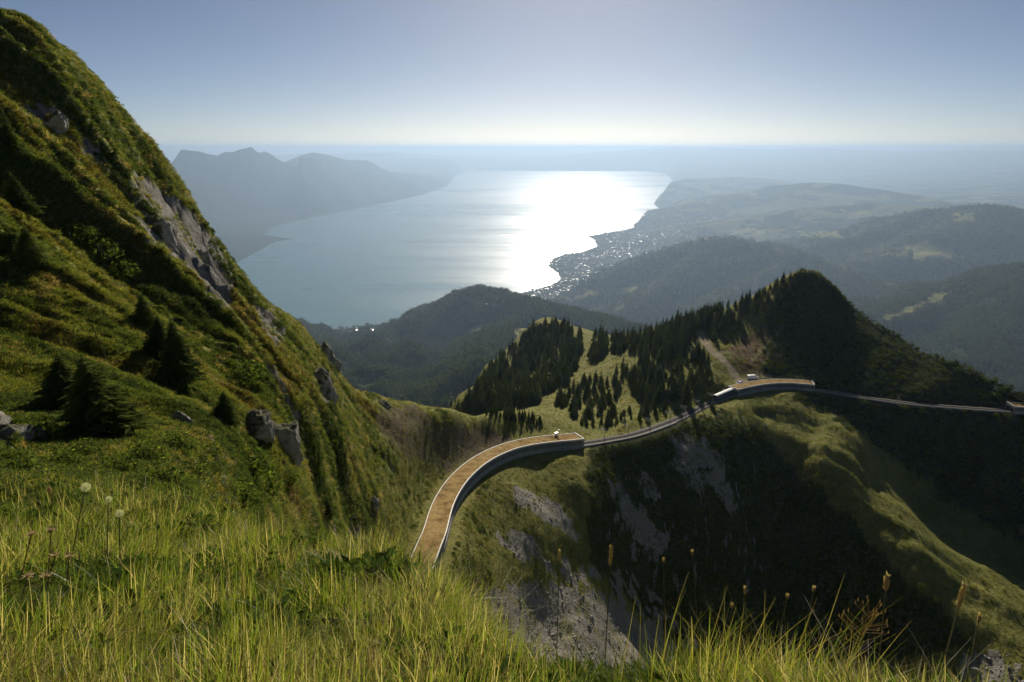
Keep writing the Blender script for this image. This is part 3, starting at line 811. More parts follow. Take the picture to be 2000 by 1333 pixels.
# keep shore exact: land falls to the lake edge
mZ = np.where((sd < 0) & (mR < 50000), np.minimum(mZ, LAKE_Z - 8 + 0 * sd), np.minimum(mZ, LAKE_Z + 3 + _lim))
mZ += np.where(sd > 60, 1, 0) * np.clip(mR * 0.0022, 2, 14) * fbm(mX / np.clip(mR * 0.03, 30, 500), mY / np.clip(mR * 0.03, 30, 500), 4, 111)
mZ = np.where(sd > 0, np.maximum(mZ, LAKE_Z + 2 + np.minimum(np.clip(sd, 0, None) * 0.02, 40)), mZ)
# hide the inner rim under the near terrain
mZ -= 260 * (1 - sstep(520, 1150, mR)) 
mT = mZ / mR
MU, MV, MDp = project(mX, mY, mZ)
mw = 10 * fbm(mX / 160, mY / 160, 4, 121); mw2 = 7 * fbm(mX / 160, mY / 160, 4, 122)
def mreg(poly): return inpoly(MU + mw, MV + mw2, poly)
meadow = np.zeros(mX.shape)
for poly in ([(915,585),(945,578),(960,590),(950,605),(922,600)], [(905,650),(950,632),(955,645),(915,662)], [(1000,650),(1060,628),(1065,640),(1010,665)],
             [(1095,585),(1130,575),(1165,565),(1170,578),(1130,590)], [(1215,562),(1245,556),(1250,566),(1220,572)], [(1720,500),(1800,470),(1850,482),(1880,500),(1830,512),(1760,505)],
             [(1850,425),(1905,418),(1905,430),(1860,434)], [(1725,620),(1790,590),(1870,562),(1872,570),(1800,605),(1735,632)], [(1640,415),(1700,410),(1700,420),(1650,422)],
             [(1410,450),(1470,445),(1500,455),(1430,460)], [(1560,452),(1640,456),(1645,463),(1570,460)], [(620,655),(640,660),(640,672),(622,668)]):
    meadow[mreg(poly)] = 1.0
town = ((sd > 0) & (sd < 2600) & (mR > 7000) & (mR < 22000) & (mA > R(0)) & (mZ < LAKE_Z + 330)).astype(float) * sstep(2600, 900, sd)
town = np.maximum(town, ((sd > 0) & (sd < 500) & (mR < 7500) & (mA < R(0))).astype(float) * 0.8)
town = np.maximum(town, ((sd > 0) & (sd < 1500) & (mR > 13000) & (mR < 24000) & (mA < R(-8))).astype(float) * 0.4)
flat = ((mR > 9500) & (mA > R(3))).astype(float) * 0.9 + ((mR < 9500) & (mR > 4500) & (mA > R(6))).astype(float) * 0.30
mzone = np.stack([meadow, town, np.zeros_like(town), flat], -1).reshape(-1, 4)
VM = np.stack([mX, mY, mZ], -1).reshape(-1, 3)
ii, kk = np.meshgrid(np.arange(MC - 1), np.arange(MR - 1), indexing='ij')
q0 = ii * MR + kk
FM = np.stack([q0 + 1, q0 + MR + 1, q0 + MR, q0], -1).reshape(-1, 4)
fr = mR[:-1, :-1].ravel(); fa = mA[:-1, :-1].ravel(); fs = sd[:-1, :-1].ravel(); fs2 = sd[1:, 1:].ravel()
landf = (np.maximum(fs, fs2) > -260) | (fr > 45500)
leftm = landf & (fr > 9500) & (fa < R(-4)) & (fr < 45500)
valley = landf & (fr < 8600) & ~leftm
farm = landf & ~leftm & ~valley & (fr < 45500)
horiz = landf & (fr >= 45500)
for nm, fm in (('valley_hills', valley), ('mountains', leftm), ('plateau', farm), ('horizon_hills', horiz)):
    F = FM[fm]
    used, inv = np.unique(F, return_inverse=True)
    me = mesh_np(nm, VM[used], inv.reshape(F.shape))
    add_col(me, 'zone', mzone[used])
    tag(link(nm, me, M['far']), kind='structure')

# lake: one sheet from under the valley to the far shore
lk = MB()
na = 24
for i in range(na):
    a0 = R(-52 + 104 * i / na); a1 = R(-52 + 104 * (i + 1) / na)
    rs = [2500, 8000, 20000, 50000, 160000]
    for r0, r1 in zip(rs[:-1], rs[1:]):
        lk.quad(*[(r * math.sin(a), r * math.cos(a), LAKE_Z) for r, a in ((r0, a0), (r0, a1), (r1, a1), (r1, a0))][::-1])
tag(lk.build('lake', M['lake']), kind='structure')

# ------------------------------------------------------------------ haze
hz, hn, hl = new_mat('haze_air')
ho = hn.new('ShaderNodeOutputMaterial')
hv = hn.new('ShaderNodeVolumePrincipled')
hv.inputs['Color'].default_value = (0.375, 0.52, 0.71, 1)
hv.inputs['Density'].default_value = HAZE
hv.inputs['Anisotropy'].default_value = 0.5
hl.new(hv.outputs[0], ho.inputs['Volume'])
hb = MB()
hb.box((0, 82000, (LAKE_Z - 250 + 150) / 2), (380000, 184000, 150 - (LAKE_Z - 250)))
tag(hb.build('haze', hz), 'pale blue haze filling the air over lake and valley', 'haze', kind='stuff')

# ================================================================== SCATTERING
PROTO = {}
def proto_coll(name, meshes):
    c = bpy.data.collections.new(name)
    for i, me in enumerate(meshes):
        o = bpy.data.objects.new('%s_%02d' % (name, i), me)
        c.objects.link(o)
    return c
def quat(n, yaw):
    n = n / np.linalg.norm(n, axis=1)[:, None]
    ang = np.arccos(np.clip(n[:, 2], -1, 1)); ax = np.stack([-n[:, 1], n[:, 0]], 1)
    ln = np.linalg.norm(ax, axis=1)[:, None]; ax = np.where(ln > 1e-6, ax / np.maximum(ln, 1e-6), [[1, 0]])
    w1 = np.cos(ang / 2); x1 = ax[:, 0] * np.sin(ang / 2); y1 = ax[:, 1] * np.sin(ang / 2)
    w2 = np.cos(yaw / 2); z2 = np.sin(yaw / 2)
    return np.stack([w1 * w2, x1 * w2 + y1 * z2, y1 * w2 - x1 * z2, w1 * z2], 1)
def scatter(name, P, Q, S, idx, coll, label=None, cat=None, parent=None):
    me = bpy.data.meshes.new(name)
    P = np.asarray(P, np.float32)
    me.vertices.add(len(P)); me.vertices.foreach_set('co', P.ravel())
    a = me.attributes.new('rot', 'QUATERNION', 'POINT'); a.data.foreach_set('value', np.asarray(Q, np.float32).ravel())
    S = np.asarray(S, np.float32)
    if S.ndim == 1: S = np.repeat(S[:, None], 3, 1)
    a = me.attributes.new('scl', 'FLOAT_VECTOR', 'POINT'); a.data.foreach_set('vector', S.ravel())
    a = me.attributes.new('vid', 'INT', 'POINT'); a.data.foreach_set('value', np.asarray(idx, np.int32))
    o = link(name, me, None, parent)
    ng = bpy.data.node_groups.new(name + '_nodes', 'GeometryNodeTree')
    ng.interface.new_socket('Geometry', in_out='INPUT', socket_type='NodeSocketGeometry')
    ng.interface.new_socket('Geometry', in_out='OUTPUT', socket_type='NodeSocketGeometry')
    N, L = ng.nodes, ng.links
    gi = N.new('NodeGroupInput'); go = N.new('NodeGroupOutput')
    ci = N.new('GeometryNodeCollectionInfo'); ci.inputs['Collection'].default_value = coll
    ci.inputs['Separate Children'].default_value = True; ci.inputs['Reset Children'].default_value = True
    ip = N.new('GeometryNodeInstanceOnPoints'); ip.inputs['Pick Instance'].default_value = True
    def na(nm, ty):
        k = N.new('GeometryNodeInputNamedAttribute'); k.data_type = ty; k.inputs['Name'].default_value = nm
        return [s for s in k.outputs if s.enabled and s.name == 'Attribute'][0]
    L.new(gi.outputs[0], ip.inputs['Points']); L.new(ci.outputs[0], ip.inputs['Instance'])
    L.new(na('vid', 'INT'), ip.inputs['Instance Index'])
    L.new(na('rot', 'QUATERNION'), ip.inputs['Rotation'])
    L.new(na('scl', 'FLOAT_VECTOR'), ip.inputs['Scale'])
    L.new(ip.outputs[0], go.inputs[0])
    md = o.modifiers.new('scatter', 'NODES'); md.node_group = ng
    return tag(o, label, cat, kind='stuff')

# cell areas / solid angles of the near grid for sampling
cx = dYa * dZr - dZa * dYr; cy2 = dZa * dXr - dXa * dZr; cz = dXa * dYr - dYa * dXr
cellA = np.sqrt(cx * cx + cy2 * cy2 + cz * cz)
slant = np.sqrt(gX ** 2 + gY ** 2 + gZ ** 2)
facing = np.abs(nx * gX + ny * gY + nz * gZ) / slant
solid = cellA * np.clip(facing, 0.05, 1) / slant ** 2
inframe = (PU > -160) & (PU < 2160) & (PV > -120) & (PV < 1480) & (PD > 0)
def sample(weight, n):
    w = (weight * gVis * inframe).ravel()
    w = w / w.sum()
    id_ = rng.choice(len(w), size=n, p=w)
    i, k = np.unravel_index(id_, gX.shape)
    fi = rng.uniform(-0.5, 0.5, n); fk = rng.uniform(-0.5, 0.5, n)
    P = np.stack([gX[i, k] + dXa[i, k] * fi + dXr[i, k] * fk, gY[i, k] + dYa[i, k] * fi + dYr[i, k] * fk, gZ[i, k] + dZa[i, k] * fi + dZr[i, k] * fk], 1)
    Nn = np.stack([nx[i, k], ny[i, k], nz[i, k]], 1)
    return P, Nn, (i, k)

# ------------------------------------------------------------------ plant prototypes
def tuft_mesh(name, n, h, spread, width, cols, seed, lean=0.5, curl=0.5, seg=3, jit=0.25):
    g = np.random.default_rng(seed)
    V, F, C = [], [], []
    for b in range(n):
        rr = spread * math.sqrt(g.random()); th = g.uniform(0, 2 * math.pi)
        bx, by = rr * math.cos(th), rr * math.sin(th)
        hh = h * g.uniform(0.45, 1.1); w = width * g.uniform(0.6, 1.3)
        la = th + g.normal(0, 0.9); lean_ = lean * abs(g.normal(0, 1)) * 0.6
        dx, dy = math.cos(la), math.sin(la)
        fa_ = g.uniform(0, math.pi); wx, wy = math.cos(fa_), math.sin(fa_)
        c = np.array(cols[g.integers(len(cols))]) * g.uniform(1 - jit, 1 + jit)
        n0 = len(V)
        for s in range(seg + 1):
            t = s / seg
            o = lean_ * hh * (t * (1 - curl) + curl * t * t * 1.6)
            z = hh * t * (1 - 0.30 * min(1.0, lean_) * t)
            ww = w * (1 - t ** 1.6) * 0.5 + 0.0002
            V += [(bx + dx * o - wx * ww, by + dy * o - wy * ww, z), (bx + dx * o + wx * ww, by + dy * o + wy * ww, z)]
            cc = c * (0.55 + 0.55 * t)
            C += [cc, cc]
        for s in range(seg):
            k = n0 + 2 * s
            F.append((k, k + 1, k + 3, k + 2))
    me = mesh_np(name, V, F, False)
    add_col(me, 'col', C)
    me.materials.append(M['blade'])
    return me
def leafy_mesh(name, n, h, rad, leaf, cols, seed, mat, flat=0.6, stems=0):
    g = np.random.default_rng(seed)
    V, F, C = [], [], []
    for b in range(n):
        d = g.normal(0, 1, 3); d /= np.linalg.norm(d); d[2] = abs(d[2])
        q = g.random() ** 0.4
        p = np.array([d[0] * rad * q, d[1] * rad * q, d[2] * h * q + 0.04 * h])
        nrm = d * 0.6 + g.normal(0, 0.6, 3); nrm[2] += flat; nrm /= np.linalg.norm(nrm)
        a = np.cross(nrm, g.normal(0, 1, 3)); a /= np.linalg.norm(a); bb = np.cross(nrm, a)
        l = leaf * g.uniform(0.6, 1.4); w = l * g.uniform(0.4, 0.7)
        n0 = len(V)
        V += [p - a * l, p + bb * w, p + a * l, p - bb * w]
        c = np.array(cols[g.integers(len(cols))]) * g.uniform(0.7, 1.3)
        C += [c] * 4
        F.append((n0, n0 + 1, n0 + 2, n0 + 3))
    me = mesh_np(name, V, F, False)
    add_col(me, 'col', C)
    me.materials.append(mat)
    return me
GREEN = [(0.085, 0.125, 0.018), (0.120, 0.152, 0.022), (0.062, 0.095, 0.017), (0.148, 0.168, 0.030)]
YELL = [(0.253, 0.2145, 0.0418), (0.198, 0.187, 0.033), (0.319, 0.253, 0.077)]
STRAW = [(0.36, 0.29, 0.15), (0.45, 0.38, 0.22), (0.28, 0.20, 0.09)]
RUST = [(0.26, 0.12, 0.03), (0.21, 0.085, 0.022)]
OLIVE = [(0.1323, 0.1458, 0.0297), (0.0972, 0.1107, 0.0257), (0.1755, 0.1674, 0.0405), (0.0675, 0.0783, 0.0216)]
DGREEN = [(0.039, 0.0715, 0.0182), (0.0546, 0.091, 0.0208), (0.0715, 0.0975, 0.0234)]

# ------------------------------------------------------------------ conifers and bushes
def conifer_crown(name, h, whorls, per, seed, base=0.17, lod=0, wf=1.0, mat='needle'):
    g = random.Random(seed)
    b = MB()
    for i in range(whorls):
        t = (i + g.uniform(-0.3, 0.3)) / whorls
        z = h * (0.05 + 0.95 * t)
        rad = base * h * (1 - t) ** 0.80 * (1.05 if t > 0.08 else 0.75)
        for k in range(per):
            a = 2 * math.pi * (k + g.uniform(-0.4, 0.4)) / per + i * 0.7
            L = max(0.05 * h * 0.3, rad * g.uniform(0.62, 1.25))
            droop = g.uniform(0.10, 0.45)
            w = (L * g.uniform(0.30, 0.5) + 0.008 * h) * wf
            ca, sa = math.cos(a), math.sin(a)
            p0 = Vector((0, 0, z)); p1 = Vector((ca * L * 0.55, sa * L * 0.55, z - droop * L * 0.35)); p2 = Vector((ca * L, sa * L, z - droop * L * 0.8))
            sd_ = Vector((-sa, ca, 0))
            dn = Vector((0, 0, -w * 0.55))
            b.tri(p0, p1 + sd_ * w + dn, p1); b.tri(p0, p1, p1 - sd_ * w + dn)
            b.tri(p1 + sd_ * w + dn, p2, p1); b.tri(p1, p2, p1 - sd_ * w + dn)
            if lod:
                for q in range(lod):
                    f = g.uniform(0.3, 0.95); o = g.choice((-1, 1)); c = p0.lerp(p2, f) + Vector((0, 0, -droop * 0.1 * L))
                    tip = c + sd_ * o * w * g.uniform(0.9, 1.7) + Vector((ca, sa, 0)) * L * 0.22 + dn * g.uniform(0.5, 1.8)
                    wd = Vector((ca, sa, 0)) * L * 0.10
                    b.tri(c - wd, tip, c + wd)
    top = Vector((0, 0, h * 1.03))
    for k in range(4):
        a = k * math.pi / 2
        b.tri(top, Vector((math.cos(a) * 0.02 * h, math.sin(a) * 0.02 * h, h * 0.93)), Vector((math.cos(a + 1.2) * 0.02 * h, math.sin(a + 1.2) * 0.02 * h, h * 0.93)))
    me = b.mesh(name)
    me.materials.append(M[mat])
    return me
def trunk_mesh(name, h, r):
    b = MB(); b.tube([(0, 0, -0.6), (0, 0, h * 0.3), (0, 0, h * 0.97)], [r, r * 0.7, r * 0.08], 6)
    me = b.mesh(name); me.materials.append(M['bark']); return me
def broad_crown(name, n, seed, w=0.5, mat='broad'):
    g = np.random.default_rng(seed)
    lob = [(g.normal(0, 0.16 * w / 0.5), g.normal(0, 0.16 * w / 0.5), g.uniform(0.35, 0.8), g.uniform(0.20, 0.30)) for _ in range(7)]
    V, F = [], []
    for i in range(n):
        lx, ly, lz, lr = lob[g.integers(7)]
        d = g.normal(0, 1, 3); d /= np.linalg.norm(d)
        p = np.array([lx, ly, lz]) + d * lr * g.random() ** 0.25
        nr = d + g.normal(0, 0.5, 3); nr /= np.linalg.norm(nr)
        a = np.cross(nr, g.normal(0, 1, 3)); a /= np.linalg.norm(a); bb = np.cross(nr, a)
        s = g.uniform(0.05, 0.095)
        k = len(V)
        V += [p - a * s, p + bb * s * 0.8, p + a * s, p - bb * s * 0.8]
        F.append((k, k + 1, k + 2, k + 3))
    me = mesh_np(name, V, F, False)
    me.materials.append(M[mat])
    return me

# ================================================================== THE WOODS OF THE VALLEY (stuff)
far_con = [conifer_crown('far_spruce', 1.0, 8, 6, 300 + i, 0.27) for i in range(3)]
far_bro = [broad_crown('far_broadleaf', 70, 310 + i, 0.6) for i in range(3)]
wood_coll = proto_coll('valley_wood_plants', far_con + far_bro)
n_az = np.interp(mA_, AZ, gCum[:, -1])                       # skyline of the near terrain
mCum = np.maximum(np.maximum.accumulate(mT, axis=1), n_az[:, None])
mVis = mT >= np.concatenate([n_az[:, None], mCum[:, :-1]], 1) - 0.006
dmXa, dmXr = np.gradient(mX); dmYa, dmYr = np.gradient(mY); dmZa, dmZr = np.gradient(mZ)
mAr = np.abs(dmXa * dmYr - dmYa * dmXr)
ax_ = dmYa * dmZr - dmZa * dmYr; ay_ = dmZa * dmXr - dmXa * dmZr; az_ = dmXa * dmYr - dmYa * dmXr
msol = np.abs(ax_ * mX + ay_ * mY + az_ * mZ) / (mR ** 3)
mfr = (MU > -60) & (MU < 2060) & (MV > 200) & (MV < 1000)
wood = (meadow < 0.5) & (mVis) & mfr & (sd > 20) & (town < 0.35) & (mR < 9600) & (mR > 800)
wt = np.where(wood, msol + 0.02 * mAr / mR ** 2, 0) * np.where(mR < 5200, 1.0, 0.45)
thin = fbm(mX / 130, mY / 130, 3, 131)
wt = (wt * (thin > -0.42)).ravel(); wt /= wt.sum()
NW = 46000
id_ = rng.choice(len(wt), size=NW, p=wt)
i, k = np.unravel_index(id_, mX.shape)
f1 = rng.uniform(-0.5, 0.5, NW); f2 = rng.uniform(-0.5, 0.5, NW)
P = np.stack([mX[i, k] + dmXa[i, k] * f1 + dmXr[i, k] * f2, mY[i, k] + dmYa[i, k] * f1 + dmYr[i, k] * f2, mZ[i, k] + dmZa[i, k] * f1 + dmZr[i, k] * f2 - 1.0], 1)
pr = mR[i, k]
conif = rng.random(NW) < np.clip(0.25 + 0.5 * (fbm(P[:, 0] / 300, P[:, 1] / 300, 3, 141) > 0.05) - 0.2 * (pr > 3000), 0.05, 0.9)
vid = np.where(conif, rng.integers(0, 3, NW), 3 + rng.integers(0, 3, NW))
hgt = np.where(conif, rng.uniform(18, 34, NW), rng.uniform(14, 28, NW)) * np.where(pr > 5200, 1.25, 1.0)
S = np.stack([hgt * np.where(conif, 1.0, rng.uniform(0.9, 1.4, NW)), hgt * np.where(conif, 1.0, rng.uniform(0.9, 1.4, NW)), hgt], 1)
Q = quat(np.tile([[0, 0, 1.0]], (NW, 1)), rng.uniform(0, 6.28, NW))
scatter('valley_woods', P, Q, S, vid, wood_coll, 'dark mixed woods covering the valley and the hills above the lake', 'woods')

# ================================================================== SPRUCES ON THE HILL AND SADDLE
near_crowns = [conifer_crown('crown', 1.0, 15 + 2 * (i % 2), 8, 400 + i, 0.23 + 0.03 * (i % 3), 1) for i in range(6)]
near_trunk = trunk_mesh('trunk', 1.0, 0.016)
TREES = []       # (x, y, z, h, label)
def plant(poly, n, hmin, hmax, label, mind=6, seed=0, rmin=120):
    g = random.Random(seed)
    us = [p[0] for p in poly]; vs = [p[1] for p in poly]
    got = []; tries = 0
    while len(got) < n and tries < n * 40:
        tries += 1
        u = g.uniform(min(us), max(us)); v = g.uniform(min(vs), max(vs))
        if not bool(inpoly(np.array([u]), np.array([v]), poly)[0]): continue
        if any((u - a) ** 2 + ((v - b_) * 1.6) ** 2 < mind * mind for a, b_ in got): continue
        p = hit(u, v)
        if p is None or math.hypot(p.x, p.y) < rmin: continue
        if np.min(np.hypot(RP[:, 0] - p.x, RP[:, 1] - p.y)) < 6.5: continue
        if min(poly_dist(np.array([p.x]), np.array([p.y]), TR)) < 4: continue
        got.append((u, v))
        TREES.append((p.x, p.y, p.z, g.uniform(hmin, hmax), label))
plant([(893,818),(905,800),(918,780),(936,752),(955,724),(980,698),(1005,672),(1030,650),(1051,634),(1090,632),(1138,652),(1140,700),(1105,750),(1060,775),(1040,815),(1000,822),(950,818)], 400, 6, 10.5, 'dark spruce in the dense wood left of the grassy clearing', 4.5, 1, 285)
plant([(1155,655),(1190,660),(1260,655),(1300,640),(1370,615),(1430,596),(1360,655),(1330,690),(1270,700),(1190,690)], 190, 5.5, 9.5, 'dark spruce in the wooded belt below the left shoulder of the hill', 5, 2)
plant([(1430,600),(1500,560),(1560,534),(1575,545),(1530,580),(1510,612),(1450,620),(1420,650),(1395,660),(1372,640)], 80, 4, 7.5, 'dark spruce climbing the sunny shoulder towards the hill top', 6, 3)
plant([(1250,700),(1340,690),(1365,680),(1392,735),(1395,765),(1350,775),(1320,790),(1260,790),(1215,770),(1240,730)], 80, 5, 9.5, 'dark spruce on the meadow left of the dirt track', 7, 4)
plant([(1070,790),(1130,755),(1215,720),(1240,735),(1210,775),(1200,815),(1110,818)], 52, 4, 8, 'dark spruce scattered over the sunny meadow above the saddle', 9, 5)
plant([(1120,815),(1240,800),(1300,790),(1300,806),(1240,832),(1140,836)], 34, 2, 5, 'small spruce just above the open railway track', 8, 6)
plant([(790,782),(900,800),(1000,822),(1060,832),(1060,824),(1010,808),(930,793),(850,780)], 50, 2, 4.2, 'young spruce on the grassy crest behind the long gallery', 7, 7)
plant([(1150,690),(1170,665),(1185,690),(1160,715)], 10, 9, 12, 'spruce at the edge of the grassy clearing', 6, 8)
for (u, v, h, lb) in [(1441,640,7,'lone small spruce on the brown heath patch'), (1390,800,4.5,'small spruce right beside the track below the train'), (1395,806,3.0,'smallest spruce beside the track below the train'),
                      (1340,783,11,'broad spruce standing alone at the right end of the meadow'), (1262,812,9,'spruce in front of the meadow above the track poles'), (1395,664,8,'spruce right of the upper dirt track')]:
    p = hit(u, v)
    if p is not None: TREES.append((p.x, p.y, p.z, h, lb))
def single_out(items, key_u, key_v, get, put):
    by = {}
    for q, it in enumerate(items): by.setdefault(get(it), []).append(q)
    for lb, ids in by.items():
        if len(ids) < 6: continue
        us = [key_u(items[q]) for q in ids]; vs = [key_v(items[q]) for q in ids]
        done = set()
        for word, q in (('leftmost', ids[int(np.argmin(us))]), ('rightmost', ids[int(np.argmax(us))]), ('highest placed', ids[int(np.argmin(vs))]), ('lowest placed', ids[int(np.argmax(vs))])):
            if q in done: continue
            done.add(q); items[q] = put(items[q], word + ' ' + lb)
def _pu(t): return float(project(t[0], t[1], t[2])[0])
def _pv(t): return float(project(t[0], t[1], t[2])[1])
TREES.sort(key=lambda t: -t[3] / math.sqrt(t[0] ** 2 + t[1] ** 2 + t[2] ** 2))
TREES = TREES[:295] + [(*t[:4], '') for t in TREES[295:]]
single_out(TREES, _pu, _pv, lambda t: t[4], lambda t, l: (*t[:4], l))
g = random.Random(5)
rest_t = []
cnt = 0
for (x, y, z, h, lb) in TREES:
    if cnt < 295:
        o = empty('spruce_tree', (x, y, z), (0, 0, g.uniform(0, 6.28)), h)
        _w = g.uniform(0.7, 1.35); o.scale = (h * _w, h * _w * g.uniform(0.85, 1.15), h * g.uniform(0.75, 1.25)); o.rotation_euler = (g.uniform(-.05, .05), g.uniform(-.05, .05), g.uniform(0, 6.28))
        tag(o, lb, 'tree', 'spruces on the hill and saddle')
        link('crown', near_crowns[g.randrange(6)], None, o)
        link('trunk', near_trunk, None, o)
        cnt += 1
    else:
        rest_t.append((x, y, z, h))
if rest_t:
    A = np.array(rest_t)
    nT = len(A)
    scatter('spruce_wood', A[:, :3], quat(np.tile([[0, 0, 1.0]], (nT, 1)), rng.uniform(0, 6.28, nT)), np.stack([A[:, 3] * rng.uniform(0.75, 1.3, nT), A[:, 3] * rng.uniform(0.75, 1.3, nT), A[:, 3] * rng.uniform(0.75, 1.25, nT)], 1), rng.integers(0, 6, nT),
            proto_coll('spruce_wood_plants', near_crowns), 'remaining dark spruces of the wood behind the saddle', 'woods')

# ================================================================== GROUND COVER OF MOUNTAINSIDE AND SLOPES (stuff)
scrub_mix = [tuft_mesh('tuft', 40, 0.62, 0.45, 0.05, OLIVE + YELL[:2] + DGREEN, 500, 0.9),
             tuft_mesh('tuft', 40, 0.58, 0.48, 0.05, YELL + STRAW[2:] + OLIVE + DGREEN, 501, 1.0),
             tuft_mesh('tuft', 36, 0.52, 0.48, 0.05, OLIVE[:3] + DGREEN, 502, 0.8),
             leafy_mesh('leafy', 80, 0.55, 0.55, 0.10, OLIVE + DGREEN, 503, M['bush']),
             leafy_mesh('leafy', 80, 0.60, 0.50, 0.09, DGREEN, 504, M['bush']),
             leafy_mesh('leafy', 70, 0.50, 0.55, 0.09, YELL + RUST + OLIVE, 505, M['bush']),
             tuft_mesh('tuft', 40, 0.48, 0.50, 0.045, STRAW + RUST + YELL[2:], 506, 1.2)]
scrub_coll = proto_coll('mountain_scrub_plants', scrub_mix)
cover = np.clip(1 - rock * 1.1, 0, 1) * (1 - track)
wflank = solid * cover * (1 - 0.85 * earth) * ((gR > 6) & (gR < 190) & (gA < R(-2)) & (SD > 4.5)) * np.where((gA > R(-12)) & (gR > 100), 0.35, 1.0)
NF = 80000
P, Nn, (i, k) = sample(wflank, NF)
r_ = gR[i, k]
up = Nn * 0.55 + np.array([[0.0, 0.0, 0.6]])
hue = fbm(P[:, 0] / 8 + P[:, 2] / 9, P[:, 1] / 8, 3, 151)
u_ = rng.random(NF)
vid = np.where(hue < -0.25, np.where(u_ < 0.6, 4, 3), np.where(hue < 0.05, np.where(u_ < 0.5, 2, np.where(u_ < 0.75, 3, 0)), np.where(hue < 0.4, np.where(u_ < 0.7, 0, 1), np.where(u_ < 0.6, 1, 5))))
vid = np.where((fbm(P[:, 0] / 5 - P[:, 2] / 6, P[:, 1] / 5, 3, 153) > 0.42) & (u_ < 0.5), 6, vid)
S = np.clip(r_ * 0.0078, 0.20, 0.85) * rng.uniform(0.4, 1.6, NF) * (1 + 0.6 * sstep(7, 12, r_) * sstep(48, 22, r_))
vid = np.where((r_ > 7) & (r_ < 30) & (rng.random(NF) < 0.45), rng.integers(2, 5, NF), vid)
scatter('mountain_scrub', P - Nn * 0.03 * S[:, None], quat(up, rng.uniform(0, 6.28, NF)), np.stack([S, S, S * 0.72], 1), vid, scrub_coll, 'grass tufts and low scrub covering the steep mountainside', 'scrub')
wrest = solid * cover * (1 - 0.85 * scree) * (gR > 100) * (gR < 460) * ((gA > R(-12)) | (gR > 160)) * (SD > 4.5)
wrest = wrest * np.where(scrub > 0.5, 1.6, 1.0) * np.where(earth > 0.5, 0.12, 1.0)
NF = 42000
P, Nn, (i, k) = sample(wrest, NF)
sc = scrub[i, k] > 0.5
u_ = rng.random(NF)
vid = np.where(sc, np.where(u_ < 0.7, 4, 3), np.where(u_ < 0.3, 0, np.where(u_ < 0.6, 1, np.where(u_ < 0.85, 2, 5))))  # dark leafy tufts mostly, where shade is painted into the slope
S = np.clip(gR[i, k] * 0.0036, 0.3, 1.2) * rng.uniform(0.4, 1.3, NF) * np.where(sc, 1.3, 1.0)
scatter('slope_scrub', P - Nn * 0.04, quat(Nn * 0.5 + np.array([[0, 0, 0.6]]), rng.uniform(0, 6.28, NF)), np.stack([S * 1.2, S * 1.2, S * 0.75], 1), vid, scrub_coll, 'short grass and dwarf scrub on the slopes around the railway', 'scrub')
# stones on the scree
def stone_mesh(name, seed, sub=1):
    import bmesh
    bm = bmesh.new(); bmesh.ops.create_icosphere(bm, subdivisions=sub, radius=1.0)
    g = random.Random(seed)
    ax = [Vector((g.gauss(0, 1), g.gauss(0, 1), g.gauss(0, 1))).normalized() for _ in range(9)]
    cut = [g.uniform(0.55, 0.85) for _ in ax]
    for v in bm.verts:
        for a, c in zip(ax, cut):
            d = v.co.dot(a)
            if d > c: v.co -= a * (d - c)
        v.co *= g.uniform(0.93, 1.07)
    me = bpy.data.meshes.new(name); bm.to_mesh(me); bm.free()
    return me
stones = []
for q in range(4):
    me = stone_mesh('stone', 600 + q); me.materials.append(M['stone']); stones.append(me)
stone_coll = proto_coll('scree_stones', stones)
NS = 3200
P, Nn, (i, k) = sample(solid * (scree > 0.2) * (gR > 60) * (0.3 + (fbm(gX / 6, gY / 6, 2, 161) > 0)), NS)
S = np.abs(rng.normal(0, 1, NS)) ** 1.6 * 0.14 + 0.06
scatter('scree_rubble', P, quat(rng.normal(0, 1, (NS, 3)), rng.uniform(0, 6, NS)), np.stack([S, S * 0.8, S * 0.6], 1), rng.integers(0, 4, NS), stone_coll, 'pale loose stones on the scree patches below the railway', 'rubble')

# ================================================================== FOREGROUND GRASS (stuff)
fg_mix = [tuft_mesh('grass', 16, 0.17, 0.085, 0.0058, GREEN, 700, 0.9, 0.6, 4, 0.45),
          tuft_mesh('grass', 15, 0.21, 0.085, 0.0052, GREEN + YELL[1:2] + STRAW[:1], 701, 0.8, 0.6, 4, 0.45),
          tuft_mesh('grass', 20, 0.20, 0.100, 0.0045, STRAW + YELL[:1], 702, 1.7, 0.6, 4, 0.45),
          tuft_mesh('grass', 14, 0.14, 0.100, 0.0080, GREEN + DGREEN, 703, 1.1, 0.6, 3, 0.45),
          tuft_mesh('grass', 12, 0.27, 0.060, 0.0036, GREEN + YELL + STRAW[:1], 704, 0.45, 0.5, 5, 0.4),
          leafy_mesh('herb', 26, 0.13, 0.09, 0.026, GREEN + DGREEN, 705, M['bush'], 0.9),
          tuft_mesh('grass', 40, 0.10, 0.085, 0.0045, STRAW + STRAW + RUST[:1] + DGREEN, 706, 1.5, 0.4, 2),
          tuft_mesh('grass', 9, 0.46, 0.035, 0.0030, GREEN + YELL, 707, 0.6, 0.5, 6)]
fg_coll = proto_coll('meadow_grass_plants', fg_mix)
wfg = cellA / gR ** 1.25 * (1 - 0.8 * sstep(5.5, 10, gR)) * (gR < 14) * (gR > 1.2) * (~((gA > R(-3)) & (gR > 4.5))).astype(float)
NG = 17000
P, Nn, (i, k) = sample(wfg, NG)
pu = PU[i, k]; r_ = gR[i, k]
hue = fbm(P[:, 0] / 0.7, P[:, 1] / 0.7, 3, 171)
u_ = rng.random(NG)
